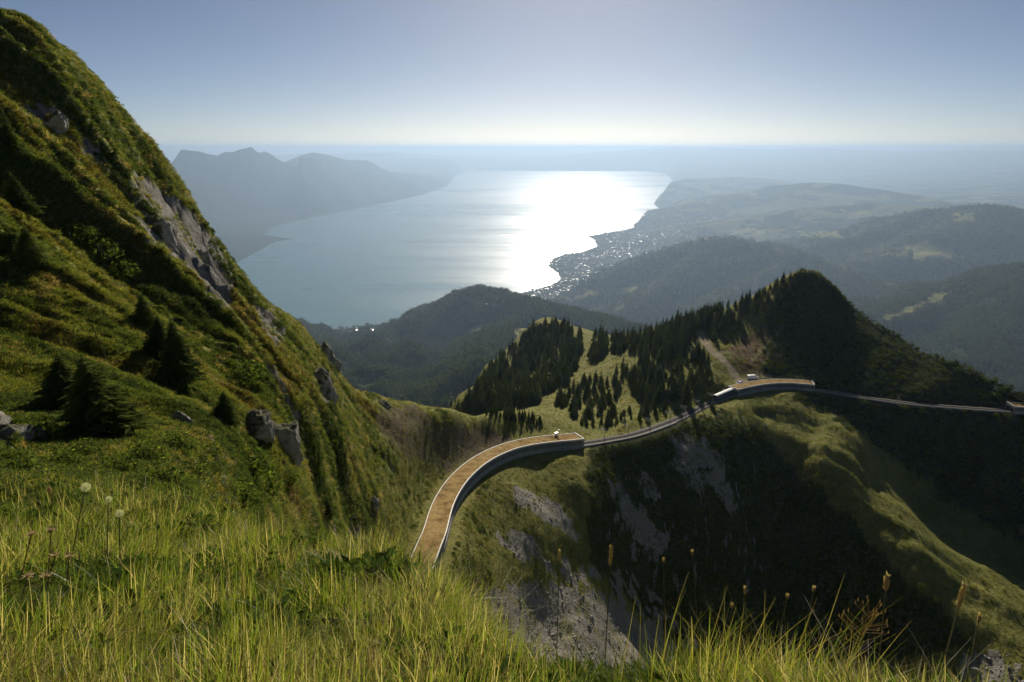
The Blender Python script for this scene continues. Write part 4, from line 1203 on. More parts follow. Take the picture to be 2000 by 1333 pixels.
vid = np.where(u_ < 0.24, 6, np.where(u_ < 0.37, 5, np.where(hue < -0.15, np.where(u_ < 0.6, 3, 0), np.where(hue < 0.15, np.where(u_ < 0.6, 0, np.where(u_ < 0.85, 1, 4)), np.where(u_ < 0.62, 2, np.where(u_ < 0.9, 1, 4))))))
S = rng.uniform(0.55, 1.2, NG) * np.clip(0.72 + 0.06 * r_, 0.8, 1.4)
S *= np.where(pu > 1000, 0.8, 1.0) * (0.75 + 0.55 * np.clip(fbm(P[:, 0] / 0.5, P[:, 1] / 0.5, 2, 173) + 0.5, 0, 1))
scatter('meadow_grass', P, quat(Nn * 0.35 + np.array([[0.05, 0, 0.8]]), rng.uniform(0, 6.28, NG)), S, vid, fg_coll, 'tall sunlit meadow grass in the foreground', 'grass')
# taller fine sedge along the right-hand rim of the knoll
sel = (gR < 2.3) & (gR > 1.45) & (PU > 1180) & (PU < 1800)
NG = 62
P, Nn, (i, k) = sample(sel * np.exp(-((PU - 1480) / 190) ** 2) * cellA, NG)
scatter('sedge', P, quat(np.tile([[0.12, 0.05, 1.0]], (NG, 1)) + rng.normal(0, 0.12, (NG, 3)), rng.uniform(0, 6.28, NG)), rng.uniform(0.5, 0.9, NG), np.where(rng.random(NG) < 0.6, 7, 4), fg_coll, 'thin tall sedge blades along the right rim of the foreground', 'grass')

# ================================================================== RAILWAY
def sweep(sA, sB, prof, step=2.0, closed=True, m=0, mb=None):
    """extrude a cross-section (offset to the outer side, height) along the line"""
    b = mb or MB()
    n = max(2, int(math.ceil((sB - sA) / step)) + 1)
    ring = []
    for q in range(n):
        p, d, rt = rail_frame(sA + (sB - sA) * q / (n - 1))
        ring.append([p + rt * o + Vector((0, 0, z)) for o, z in prof])
    k = len(prof)
    base = len(b.v)
    for rg in ring: b.v += [tuple(v) for v in rg]
    for q in range(n - 1):
        for j in range(k if closed else k - 1):
            j2 = (j + 1) % k
            b.f.append((base + q * k + j, base + (q + 1) * k + j, base + (q + 1) * k + j2, base + q * k + j2)); b.m.append(m)
    if closed:
        b.f.append(tuple(base + j for j in range(k))); b.m.append(m)
        b.f.append(tuple(base + (n - 1) * k + j for j in range(k))[::-1]); b.m.append(m)
    return b
track_o = empty('railway_track', rail(G1B + 20)); tag(track_o, kind='structure')
def tpart(b, name, mat, kind=None):
    o = b.build(name, mat, track_o); o.matrix_parent_inverse = Matrix.Translation(-track_o.location)
    if kind: o['kind'] = kind
    return o
bb = MB()
for a, e in ((G1B - 1, G2A + 1), (G2B - 1, G3A + 1)):
    sweep(a, e, [(-2.2, -0.6), (-1.7, 0.0), (1.7, 0.0), (2.2, -0.7)], 2.5, True, 0, bb)
tpart(bb, 'ballast', M['ballast'])
for off, hh in ((-0.45, 0.16), (0.45, 0.16), (0.0, 0.2)):
    rb = MB()
    for a, e in ((G1B - 1, G2A + 1), (G2B - 1, G3A + 1)):
        sweep(a, e, [(off - 0.05, 0.03), (off - 0.05, hh), (off + 0.05, hh), (off + 0.05, 0.03)], 2.5, True, 0, rb)
    tpart(rb, 'rail' if off else 'rack_rail', M['rail'])
sb = MB()
for a, e in ((G1B, G2A), (G2B, G3A)):
    for s in np.arange(a, e, 0.9):
        p, d, rt = rail_frame(s)
        sb.box((p.x, p.y, p.z + 0.03), (0.24, 1.9, 0.10), 0, math.atan2(d.y, d.x))
tpart(sb, 'sleepers', M['sleeper'], 'stuff')
kb = sweep(G1B + 0.3, G1B + 52, [(2.0, -1.1), (2.0, 0.18), (2.35, 0.18), (2.35, -1.1)], 2.5)
tpart(kb, 'kerb_wall', M['concrete'])

def gallery(sA, sB, label, near_portal=True, far_portal=True, bay=4.0):
    root = empty('avalanche_gallery', rail((sA + sB) / 2)); tag(root, label, 'gallery', 'galleries roofing the railway')
    inv = Matrix.Translation(-root.location)
    def part(b, name, mat, smooth=False, parent=root):
        o = b.build(name, mat, parent, smooth)
        if parent is root: o.matrix_parent_inverse = inv
        return o
    W, H = GW, GH
    part(sweep(sA, sB, [(-W, H - 0.45), (-W, H), (W, H - 0.25), (W, H - 0.6)], 2.0), 'roof_slab', M['concrete'])
    # uneven earth and dry turf on the roof
    b = MB(); n = int((sB - sA) / 0.9); cols = 9
    g = random.Random(int(sA) + 3)
    for q in range(n + 1):
        p, d, rt = rail_frame(sA + 0.3 + (sB - sA - 0.6) * q / n)
        for j in range(cols):
            o = -W + 0.05 + (2 * W - 0.09) * j / (cols - 1)
            b.v.append(tuple(p + rt * o + Vector((0, 0, H + 0.09 - 0.25 * (o + W) / (2 * W) + (0.0 if j in (0, cols - 1) else g.uniform(0, 0.10))))))
    for q in range(n):
        for j in range(cols - 1):
            b.f.append((q * cols + j, q * cols + j + 1, (q + 1) * cols + j + 1, (q + 1) * cols + j)); b.m.append(0)
    part(b, 'earth_cover', M['roof'], True)
    part(sweep(sA - 0.1, sB + 0.1, [(W - 0.05, H - 0.62), (W - 0.05, H + 0.08), (W + 0.18, H + 0.08), (W + 0.18, H - 0.38)], 2.0), 'edge_beam', M['concrete_white'])['label'] = 'pale concrete edge beam on the valley side'
    part(sweep(sA - 0.1, sB + 0.1, [(-W - 0.12, H - 0.4), (-W - 0.12, H + 0.20), (-W + 0.06, H + 0.20), (-W + 0.06, H - 0.4)], 2.0), 'edge_beam', M['concrete_white'])['label'] = 'pale concrete edge beam on the hill side'
    part(sweep(sA, sB, [(-W, -0.8), (-W, H - 0.48), (-W + 0.35, H - 0.48), (-W + 0.35, -0.8)], 2.0), 'rear_wall', M['concrete'])
    part(sweep(sA, sB, [(W - 0.42, -1.6), (W - 0.42, 0.75), (W + 0.12, 0.75), (W + 0.12, -1.6)], 2.0), 'plinth_wall', M['concrete'])
    nb = max(1, int(round((sB - sA) / bay)))
    for q in range(nb):
        a = sA + (sB - sA) * q / nb; e = sA + (sB - sA) * (q + 1) / nb
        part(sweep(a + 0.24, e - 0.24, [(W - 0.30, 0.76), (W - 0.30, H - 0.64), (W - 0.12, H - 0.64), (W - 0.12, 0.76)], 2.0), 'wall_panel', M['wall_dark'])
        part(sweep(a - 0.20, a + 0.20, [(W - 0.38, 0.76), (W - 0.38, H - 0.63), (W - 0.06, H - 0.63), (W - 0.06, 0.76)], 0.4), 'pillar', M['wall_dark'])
    for s0, on in ((sA, near_portal), (sB, far_portal)):
        if not on: continue
        sg_ = 0.35 if s0 == sB else -0.35
        a, e = min(s0, s0 + sg_), max(s0, s0 + sg_)
        part(sweep(a, e, [(-W - 0.12, H - 0.75), (-W - 0.12, H + 0.32), (W + 0.22, H + 0.12), (W + 0.22, H - 0.95)], 0.5), 'portal_beam', M['concrete_white'])
        for o in (-W, W - 0.3):
            part(sweep(a + 0.02, e - 0.02, [(o, -0.8), (o, H - 0.98), (o + 0.45, H - 0.98), (o + 0.45, -0.8)], 0.5), 'portal_jamb', M['concrete'])
    return root
gallery(G1A, G1B, 'long curved gallery with brown earth roof sweeping up from the foreground grass', False, True)
gallery(G2A, G2B, 'shorter brown roofed gallery at the foot of the dark hill', True, True)
gallery(G3A, G3B, 'small gallery mouth at the right edge below the dark hill', True, False)

# white cabinet on the gallery roof
s0 = rail_s(1094); p, d, rt = rail_frame(s0)
cb = empty('roof_cabinet', p + rt * (-GW + 0.7) + Vector((0, 0, GH + 0.05)), (0, 0, math.atan2(d.y, d.x)))
tag(cb, 'small white cabinet with a panel on the far end of the long gallery roof', 'cabinet')
b = MB(); b.box((0, 0, 0.55), (0.9, 0.5, 1.1)); b.build('body', M['white_paint'], cb)
b = MB(); b.box((0, 0, 1.14), (1.1, 0.7, 0.08)); b.build('lid', M['steel'], cb)
b = MB(); b.tube([(0.9, 0, 0), (0.9, 0, 1.9)], 0.05); b.build('post', M['steel'], cb)
b = MB(); b.box((0.9, 0.06, 1.7), (0.7, 0.05, 0.5)); b.build('panel', M['white_paint'], cb)

# train standing below the second gallery
sT = (rail_s(1397) + rail_s(1432)) / 2
p, d, rt = rail_frame(sT)
L = min(17.0, rail_s(1433) - rail_s(1396))
tr = empty('rack_train', p + Vector((0, 0, 0.16)), (math.asin(-d.z) * 0, 0, math.atan2(d.y, d.x)))
tr.scale = (0.95, 0.85, 0.8)
tag(tr, 'short mountain train with pale roof standing before the second gallery', 'train')
b = MB(); b.box((0, 0, 1.65), (L, 2.45, 2.0), 0, 0, 0.985); b.build('body', M['train_body'], tr)
b = MB(); b.box((0, 0, 0.85), (L + 0.02, 2.49, 0.38)); b.build('skirt', M['train_blue'], tr)
b = MB()
for q in range(9):
    a0 = -math.pi / 2 + math.pi * q / 9; a1 = -math.pi / 2 + math.pi * (q + 1) / 9
    b.quad((-L / 2, 1.24 * math.sin(a0), 2.66 + 0.42 * math.cos(a0)), (L / 2, 1.24 * math.sin(a0), 2.66 + 0.42 * math.cos(a0)), (L / 2, 1.24 * math.sin(a1), 2.66 + 0.42 * math.cos(a1)), (-L / 2, 1.24 * math.sin(a1), 2.66 + 0.42 * math.cos(a1)))
for x in (-L / 2, L / 2):
    for q in range(9):
        a0 = -math.pi / 2 + math.pi * q / 9; a1 = -math.pi / 2 + math.pi * (q + 1) / 9
        b.tri((x, 0, 2.66), (x, 1.24 * math.sin(a0), 2.66 + 0.42 * math.cos(a0)), (x, 1.24 * math.sin(a1), 2.66 + 0.42 * math.cos(a1)))
b.build('roof', M['white_paint'], tr)
wb = MB(); wb.box((0, 0, 0), (1.25, 0.05, 0.8)); wme = wb.mesh('window'); wme.materials.append(M['glass'])
for q in range(9):
    for sy in (-1, 1):
        o = link('window', wme, None, tr); o.location = (-L / 2 + L * (q + 0.5) / 9, sy * 1.225, 2.05)
for sx in (-1, 1):
    b = MB(); b.box((sx * (L / 2 + 0.01), 0, 2.05), (0.06, 1.8, 0.85)); b.build('windscreen', M['glass'], tr)
    b = MB()
    for wx in (-0.9, 0.9):
        b.box((sx * L * 0.32 + wx, 0, 0.35), (0.75, 1.3, 0.6))
    b.box((sx * L * 0.32, 0, 0.5), (2.7, 1.5, 0.35)); b.build('bogie', M['tyre'], tr)
b = MB(); b.tube([(-1.0, 0, 3.08), (0.2, 0, 3.7), (-0.8, 0, 4.3)], 0.04); b.box((-0.8, 0, 4.32), (0.2, 1.3, 0.05)); b.build('pantograph', M['steel'], tr)

# vehicles parked on the track head
def vehicle(name, u, v, rz, L, W, H, paint, label, van):
    p = hit(u, v)
    o = empty(name, (p.x, p.y, p.z + 0.02), (0, 0, rz)); tag(o, label, 'van' if van else 'car')
    def prof(pts, w0, w1, nm, mat, zs):
        b = MB(); n = len(pts)
        for sy in (-1, 1):
            for (x, z) in pts:
                ww = w0 if z < zs else w1
                b.v.append((x, sy * ww / 2, z))
        b.f.append(tuple(range(n))); b.m.append(0)
        b.f.append(tuple(range(2 * n - 1, n - 1, -1))); b.m.append(0)
        for j in range(n):
            j2 = (j + 1) % n
            b.f.append((j2, j, n + j, n + j2)); b.m.append(0)
        return b.build(nm, mat, o)
    h1 = H * 0.55
    if van:
        prof([(-L/2, .35), (-L/2, H*0.6), (-L/2+.1, H*.96), (-L/2+.3, H), (L*.2, H), (L*.33, h1+.1), (L*.47, h1-.08), (L/2, h1-.3), (L/2, .35)], W, W * 0.88, 'body', paint, H * 0.62)
        wins = [(-L * 0.3, L * 0.16), (-L * 0.1, L * 0.16), (L * 0.12, L * 0.16)]
    else:
        prof([(-L/2, .32), (-L/2, h1-.05), (-L*.40, h1+.02), (-L*.30, H*.95), (-L*.2, H), (L*.08, H), (L*.24, h1+.03), (L*.46, h1-.15), (L/2, h1-.3), (L/2, .32)], W, W * 0.78, 'body', paint, h1 + 0.06)
        wins = [(-L * 0.19, L * 0.15), (L * 0.0, L * 0.16)]
    for cx0, wl_ in wins:
        for sy in (-1, 1):
            b = MB(); b.box((cx0, sy * (W * (0.88 if van else 0.78) / 2 + (0.02 if van else 0.06)), H * 0.79), (wl_, 0.05, H * 0.2)); b.build('window', M['glass'], o)
    b = MB(); b.quad((L*(.34 if van else .245), -W*.38, h1+.12), (L*(.34 if van else .245), W*.38, h1+.12), (L*(.215 if van else .10), W*.36, H*.96), (L*(.215 if van else .10), -W*.36, H*.96)); b.build('windscreen', M['glass'], o)
    for sx in (-1, 1):
        for sy in (-1, 1):
            b = MB(); b.tube([(sx * L * 0.31, sy * (W / 2 - 0.2), 0.33), (sx * L * 0.31, sy * (W / 2 + 0.02), 0.33)], 0.33, 12); w_ = b.build('wheel', M['tyre'], o)
            b = MB(); b.tube([(sx * L * 0.31, sy * (W / 2 + 0.021), 0.33), (sx * L * 0.31, sy * (W / 2 + 0.03), 0.33)], 0.19, 10); b.build('rim', M['steel'], w_)
    for sy in (-1, 1):
        b = MB(); b.box((L / 2 + 0.01, sy * W * 0.36, h1 - 0.36), (0.04, 0.3, 0.15)); b.build('headlight', M['white_paint'], o)
vehicle('parked_van', 1470, 741, 0.25, 5.2, 2.0, 2.1, M['white_paint'], 'white van parked behind the second gallery at the dirt track', True)
vehicle('parked_car', 1447, 751, 0.5, 4.2, 1.8, 1.5, M['blue_paint'], 'small blue violet car parked beside the second gallery end', False)

# catenary masts
def mast_mesh():
    b = MB(); b.tube([(0, 0, -0.5), (0, 0, 5.6)], [0.13, 0.09], 6); return b.mesh('mast')
mast_m = mast_mesh(); mast_m.materials.append(M['steel'])
b = MB(); b.tube([(0, 0, 5.2), (0, -2.6, 5.5)], 0.05, 5); b.tube([(0, 0, 4.5), (0, -2.5, 4.75)], 0.04, 5); b.tube([(0, 0, 5.5), (0, -1.3, 4.65)], 0.03, 5)
arm_m = b.mesh('cantilever_arm'); arm_m.materials.append(M['steel'])
b = MB(); b.tube([(0, -0.5, 5.23), (0, -0.5, 5.55)], 0.08, 6)
ins_m = b.mesh('insulator'); ins_m.materials.append(M['wall_dark'])
side_l = ['first from the long gallery', 'second from the long gallery', 'third from the long gallery', 'fourth from the long gallery', 'fifth from the long gallery', 'second from the train', 'nearest the train']
for q, u in enumerate((1170, 1217, 1258, 1297, 1326, 1353, 1380)):
    p, d, rt = rail_frame(rail_s(u))
    o = empty('catenary_mast', p + rt * 2.5 + Vector((0, 0, -0.2)), (0, 0, math.atan2(d.y, d.x)))
    tag(o, 'thin steel catenary mast beside the open track, ' + side_l[q], 'mast', 'catenary masts along the open track')
    link('mast', mast_m, None, o)
    a = link('cantilever_arm', arm_m, None, o); a.rotation_euler = (0, 0, math.pi)
    a = link('insulator', ins_m, None, o); a.rotation_euler = (0, 0, math.pi)

# ================================================================== ROCKS
def crag(name, u, v, size, seed, label, sink=0.3, rot=0.0, r=None):
    import bmesh
    p = hit(u, v) if r is None else Vector(at(u, v, r))
    if p is None: return
    bm = bmesh.new(); bmesh.ops.create_icosphere(bm, subdivisions=5, radius=1.0)
    g = random.Random(seed)
    ax = [Vector((g.gauss(0, 1), g.gauss(0, 1), g.gauss(0, .7))).normalized() for _ in range(16)]
    cut = [g.uniform(0.5, 0.85) for _ in ax]
    co = np.array([v_.co[:] for v_ in bm.verts])
    for a, c in zip(ax, cut):
        dd = co @ np.array(a); over = np.clip(dd - c, 0, None)
        co -= over[:, None] * np.array(a)[None]
    n1 = fbm(co[:, 0] * 2.2 + seed, co[:, 1] * 2.2 + co[:, 2] * 1.7, 5, 200 + seed)
    cr = ridged(co[:, 0] * 3.1 + co[:, 1] * 1.1 + seed, co[:, 2] * 0.9 + co[:, 1] * 2.0, 3, 230 + seed)
    co *= (1 + 0.16 * n1 - 0.10 * (cr > 0.72))[:, None]
    co *= np.array(size)[None]
    for v_, c in zip(bm.verts, co): v_.co = c
    me = bpy.data.meshes.new(name); bm.to_mesh(me); bm.free()
    me.polygons.foreach_set('use_smooth', [True] * len(me.polygons))
    o = link(name, me, M['rock'])
    o.location = p + Vector((0, 0, -sink * size[2])); o.rotation_euler = (0, 0, rot)
    tag(o, label, 'rock')
crag('rock_outcrop', 548, 862, (2.3, 2.2, 2.6), 1, 'dark blocky crag with mossy top jutting from the mountainside above leafy scrub', 0.1, 0.4)
crag('rock_outcrop', 500, 838, (1.8, 1.6, 1.6), 2, 'smaller lichen stained crag joined to the left of the blocky crag', 0.1, 1.0)
crag('rock_outcrop', 12, 855, (1.2, 1.0, 1.2), 5, 'pale broken rock face at the left edge of the picture', 0.2, 0.0)
crag('rock_outcrop', 632, 690, (4.0, 3.0, 6.0), 6, 'dark rock tooth on the skyline of the mountainside above the lake', 0.45, 0.5)
crag('rock_outcrop', 630, 765, (3.2, 3.0, 5.0), 7, 'grey cliff step below the skyline near the ridge', 0.2, 0.2)
crag('rock_outcrop', 748, 790, (2.6, 2.0, 2.4), 8, 'small dark boulder where the mountainside meets the grassy crest', 0.2, 0.3)
crag('rock_outcrop', 350, 820, (0.9, 0.8, 0.7), 9, 'low grey ledge in the grass under the spruces', 0.2, 0.3)
crag('rock_outcrop', 300, 425, (4.5, 3.0, 7.0), 10, 'pale limestone cliff high on the mountainside', 0.75, 0.6)
crag('rock_outcrop', 395, 500, (3.0, 2.5, 6.0), 11, 'brownish cliff rib on the skyline below the pale cliff', 0.8, 0.6)
crag('rock_outcrop', 95, 222, (4.5, 2.5, 2.5), 12, 'grey rock band near the top of the mountainside', 0.7, -0.5)
crag('rock_outcrop', 1493, 833, (1.6, 1.3, 1.2), 14, 'pale boulder on the brow below the second gallery', 0.2, 0.0)
crag('rock_outcrop', 728, 985, (1.6, 1.5, 3.2), 15, 'light rock sliver at the foot of the mountainside', 0.3, 0.3)
# boulders in the lower right corner
bo = [stone_mesh('boulder', 640 + q, 2) for q in range(4)]
for me in bo: me.materials.append(M['stone'])
g = random.Random(11)
spots = [(1905,1312,1.5,'largest pale boulder in the rubble at the lower right corner'), (1968,1304,1.0,'flat pale boulder right of the largest one in the corner rubble'), (1893,1290,0.7,'upper left boulder of the corner rubble'), (1932,1288,0.8,'upper middle boulder of the corner rubble'), (1990,1322,0.9,'boulder at the right edge of the corner rubble')]
for u, v, s_, lb in spots + [(g.uniform(1870, 1998), g.uniform(1275, 1332), g.uniform(0.25, 0.6), None) for _ in range(26)]:
    p = hit(u, v)
    if p is None or p.length < 60: continue
    o = link('boulder', bo[g.randrange(4)]); o.location = p + Vector((0, 0, 0.15 * s_)); o.scale = (s_, s_ * g.uniform(0.7, 1), s_ * g.uniform(0.5, 0.8)); o.rotation_euler = (g.uniform(-.3, .3), g.uniform(-.3, .3), g.uniform(0, 6))
    tag(o, lb or 'small pale stone among the corner boulders', 'boulder', 'boulders in the corner rubble')

# ================================================================== TREES AND SHRUBS ON THE MOUNTAINSIDE
big_crowns = [conifer_crown('crown', 1.0, 36, 13, 800 + i, 0.22 + 0.03 * i, 6, 0.42, 'needle_sunny') for i in range(3)]
for (u, v, h, wdt, lb) in [(352,745,4.6,1.5,'full green spruce leaning from the middle of the mountainside'), (205,850,3.0,1.7,'broad dark spruce in the hollow left of the pale rock rib'), (120,800,2.5,1.7,'dark spruce behind the broad one in the hollow'),
                           (40,420,3.6,1.6,'dark spruce on the upper left mountainside'), (15,290,3.6,1.5,'dark spruce near the left edge below the rock band'), (60,520,3.0,1.6,'spruce below the pair at the left edge'),
                           (440,830,2.0,1.6,'small dark spruce above the blocky crag'), (285,640,2.8,1.6,'spruce left of the leaning green one'), (310,700,3.2,1.6,'spruce just below and left of the leaning green one'), (640,1010,3.0,1.3,'young spruce beyond the rim of the foreground grass')]:
    p = hit(u, v)
    if p is None: continue
    o = empty('spruce_tree', p, (g.uniform(-.06, .06), g.uniform(0.0, .12), g.uniform(0, 6))); o.scale = (h * wdt, h * wdt, h)
    tag(o, lb, 'tree')
    link('crown', big_crowns[g.randrange(3)], None, o); link('trunk', near_trunk, None, o)
# dead sapling
p = hit(205, 705)
o = empty('dead_sapling', p, (0, -0.18, 0.3)); tag(o, 'bare dead sapling standing above the broad dark spruce', 'tree')
b = MB(); b.tube([(0, 0, -0.2), (0.05, 0, 1.6), (0.0, 0, 3.6)], [0.05, 0.035, 0.01], 6); b.build('trunk', M['bark'], o)
for q in range(12):
    z = 0.6 + q * 0.22; a = q * 2.3; l = 0.55 * (1 - z / 4.2)
    b = MB(); b.tube([(0.03, 0, z), (math.cos(a) * l, math.sin(a) * l, z + 0.08)], [0.014, 0.004], 4); b.build('branch', M['bark'], o)
# leafy shrubs
shrub_m = [leafy_mesh('foliage', 420, 0.9, 0.9, 0.085, DGREEN + GREEN, 820 + i, M['bush'], 0.8) for i in range(3)]
b = MB()
for q in range(6):
    a = q * 1.05; b.tube([(0, 0, -0.1), (0.5 * math.cos(a), 0.5 * math.sin(a), 0.6)], [0.03, 0.01], 5)
stem_m = b.mesh('stems'); stem_m.materials.append(M['bark'])
for (u, v, s_, lb) in [(490,925,1.5,'dark broad leaved shrub under the blocky crag'), (520,960,1.3,'leafy shrub beyond the rim grass below the blocky crag'), (470,985,1.0,'leafy shrub next to the foot of the pale rock rib'), (565,940,1.1,'shrub right of the shrubs under the crag'),
                       (200,505,2.4,'dark leafy shrub thicket on the mid mountainside'), (160,470,2.0,'round shrub left of the thicket on the mid mountainside'), (240,540,2.0,'shrub right of the thicket on the mid mountainside'), (80,860,0.9,'light green shrub left of the broad dark spruce'), (40,925,0.5,'low leafy shrub at the left edge above the meadow grass'), (125,912,0.55,'low leafy shrub above the dandelion clocks'), (235,925,0.6,'leafy shrub in the hollow right of the dandelion clocks'), (320,945,0.55,'leafy shrub between the hollow and the crag'), (375,930,0.6,'rounded shrub on the brow left of the crag shrubs'), (285,900,0.7,'spreading shrub below the broad dark spruce'), (165,890,0.6,'small rounded shrub under the broad dark spruce'), (345,880,0.8,'bushy shrub on the slope right of the broad dark spruce'), (480,745,2.2,'dark shrub clump on the lower mountainside'), (545,640,2.5,'shrub clump on a rib below the skyline'),
                       (1590,1100,2.6,'lone bush lit in the dark bowl'), (1755,1170,2.2,'bush at the edge of the sunny spur'), (1800,1150,2.0,'bush beside the one at the sunny spur edge'), (1690,1080,1.8,'bush under the upper crest of the spur'), (1960,1040,2.6,'bright bush on the rounded slope at right'), (1830,1175,1.8,'low bush under the lower spur crest')]:
    p = hit(u, v)
    if p is None: continue
    o = empty('shrub', p, (0, 0, g.uniform(0, 6)), s_); tag(o, lb, 'shrub')
    link('foliage', shrub_m[g.randrange(3)], None, o); link('stems', stem_m, None, o)
# bushes lining the skyline of the dark hill
hb_m = [broad_crown('crown', 260, 840 + i, 0.9) for i in range(3)]
sk = [(1570,530),(1620,553),(1660,592),(1700,627),(1760,663),(1830,700),(1900,737),(1960,766),(2000,787)]
nb_ = 46
for q in range(nb_):
    f = q / (nb_ - 1) * (len(sk) - 1.001); i0 = int(f)
    u = sk[i0][0] + (sk[i0 + 1][0] - sk[i0][0]) * (f - i0); v = sk[i0][1] + (sk[i0 + 1][1] - sk[i0][1]) * (f - i0)
    p = None
    for dv in range(0, 40, 2):
        p = hit(u, v + dv + g.uniform(0, 4))
        if p is not None: break
    if p is None: continue
    big = u > 1840
    s_ = g.uniform(3.5, 6.5) if big else g.uniform(1.5, 3.5)
    o = empty('hill_bush', p + Vector((0, 0, -0.2 * s_)), (0, 0, g.uniform(0, 6)), s_)
    tag(o, 'leafy bush on the descending right skyline of the dark hill' if big else 'low bush on the upper skyline of the dark hill', 'bush', 'bushes on the dark hill skyline')
    link('crown', hb_m[q % 3], None, o); link('trunk', near_trunk, None, o)

# ================================================================== HOUSES
def mhit(u, v):
    a, t = azT(u, v)
    i0 = int(round((a - mA_[0]) / (mA_[1] - mA_[0])))
    k = np.argmax(mT[i0] >= t)
    if mT[i0, k] < t: return None
    return Vector((mX[i0, k], mY[i0, k], mZ[i0, k]))
def house_mesh(name, seed):
    g = random.Random(seed); b = MB()
    w, d_, h, pt = 1.0, g.uniform(0.6, 1.0), g.uniform(0.45, 0.8), g.choice((0.0, 0.06, 0.12, 0.22))
    b.box((0, 0, h / 2), (w, d_, h), 0)
    e = 0.06
    if pt < 0.01:
        b.box((0, 0, h + 0.02), (w + e, d_ + e, 0.04), 1)
    else:
        for sy in (-1, 1):
            b.quad((-w/2 - e, sy * (d_/2 + e), h - 0.02), (w/2 + e, sy * (d_/2 + e), h - 0.02), (w/2 + e, 0, h + pt), (-w/2 - e, 0, h + pt), 1)
        for sx in (-1, 1):
            b.tri((sx * w / 2, -d_ / 2, h), (sx * w / 2, d_ / 2, h), (sx * w / 2, 0, h + pt * 0.9), 0)
    me = b.mesh(name); me.materials.append(M['house_wall']); me.materials.append(M['house_roof'])
    return me
houses = [house_mesh('house', 900 + i) for i in range(8)]
def put_house(P, s_, label, group):
    o = link('house', houses[g.randrange(8)]); o.location = P + Vector((0, 0, -0.06 * s_)); o.scale = (s_, s_, s_ * g.uniform(0.7, 1.1)); o.rotation_euler = (0, 0, g.uniform(0, 6))
    tag(o, label, 'house', group)
for u, v in ((960,588),(966,596),(972,590),(978,600),(985,594),(990,602),(968,604),(955,600),(981,586),(974,582)):
    p = mhit(u, v)
    if p is not None: put_house(p, g.uniform(16, 24), 'small pale house in the hamlet on the wooded hill above the lake', 'houses of the hilltop hamlet')
for q in range(26):
    p = mhit(g.uniform(668, 740), g.uniform(641, 656))
    if p is not None and p.length < 9000: put_house(p, g.uniform(10, 17), 'small pale house on the near lake shore beside the mountainside', 'houses on the near shore')
tw = np.where((town > 0.3) & (mA > R(0)) & (mR > 7000) & (mR < 21000) & mVis & mfr, (msol + 0.15 * mAr / mR ** 2) * town ** 1.5, 0).ravel(); tw /= tw.sum()
NT = 1500
id_ = rng.choice(len(tw), size=NT, p=tw); i, k = np.unravel_index(id_, mX.shape)
f1 = rng.uniform(-0.5, 0.5, NT); f2 = rng.uniform(-0.5, 0.5, NT)
TP = np.stack([mX[i, k] + dmXa[i, k] * f1 + dmXr[i, k] * f2, mY[i, k] + dmYa[i, k] * f1 + dmYr[i, k] * f2, mZ[i, k] + dmZa[i, k] * f1 + dmZr[i, k] * f2], 1)
TS = rng.uniform(8, 20, NT) * np.where(rng.random(NT) < 0.1, 1.6, 1.0)
order = np.argsort(-TS / np.linalg.norm(TP, axis=1))
TOWN = []
for q in order[:255]:
    hu, hv_, _d = project(*TP[q])
    where = ('inland behind the shore of the hazy town' if hu > 1270 else 'at the near end of the town by the bay' if hv_ > 545 else 'in the dense town behind the first headland' if hv_ > 505
             else 'in the town between the two headlands' if hv_ > 468 else 'in the far part of the town along the bright shore')
    TOWN.append((TP[q], float(TS[q]), 'tiny pale building ' + where))
single_out(TOWN, lambda t: float(project(*t[0])[0]), lambda t: float(project(*t[0])[1]), lambda t: t[2], lambda t, l: (t[0], t[1], l))
for tp, ts, lb in TOWN: put_house(Vector(tp), ts, lb, 'buildings of the lakeside town')
rest_h = order[255:]
house_coll = proto_coll('town_buildings', houses)
scatter('town_houses', TP[rest_h], quat(np.tile([[0, 0, 1.0]], (len(rest_h), 1)), rng.uniform(0, 6, len(rest_h))), TS[rest_h], rng.integers(0, 8, len(rest_h)), house_coll, 'countless tiny roofs of the town spreading along the lake shore', 'town')

# ================================================================== FOREGROUND FLOWERS AND STALKS
M['stem'] = simple('dry_stem', (0.20, 0.17, 0.06), 0.6, 0.2, var=0.3, scale=20)
M['stem_red'] = simple('reddish_stem', (0.17, 0.085, 0.035), 0.6, 0.2, var=0.3, scale=20)
M['spike'] = None
M['fluff'] = simple('seed_fluff', (0.70, 0.66, 0.54), 0.9, 0.1, var=0.1, scale=60)
M['petal'] = simple('pale_pink_petal', (0.62, 0.45, 0.55), 0.6, 0.2, var=0.1, scale=60)
M['yolk'] = simple('yellow_disc', (0.60, 0.36, 0.03), 0.7, 0.2, var=0.2, scale=90)
M['drystar'] = simple('dry_bract', (0.46, 0.33, 0.17), 0.8, 0.1, var=0.3, scale=50)
M['spike'] = needle_mat('seed_spike', (0.34, 0.25, 0.15), (0.46, 0.34, 0.21), 0.5)
M['fluff'] = needle_mat('seed_fluff', (0.55, 0.52, 0.42), (0.65, 0.62, 0.52), 0.5)
M['drystar'] = needle_mat('dry_bract', (0.46, 0.35, 0.19), (0.55, 0.42, 0.24), 0.45)
M['leafgreen'] = needle_mat('broad_leaf', (0.075, 0.13, 0.026), (0.14, 0.19, 0.04), 0.45)
def stalk_root(name, u, v, r, ub, label, cat, group=None):
    tip = Vector(at(u, v, r))
    bx, by, _ = at(ub, 1300, r)
    base = Vector((bx, by, ground(bx, by) - 0.01))
    o = empty(name, base); tag(o, label, cat, group)
    return o, tip - base
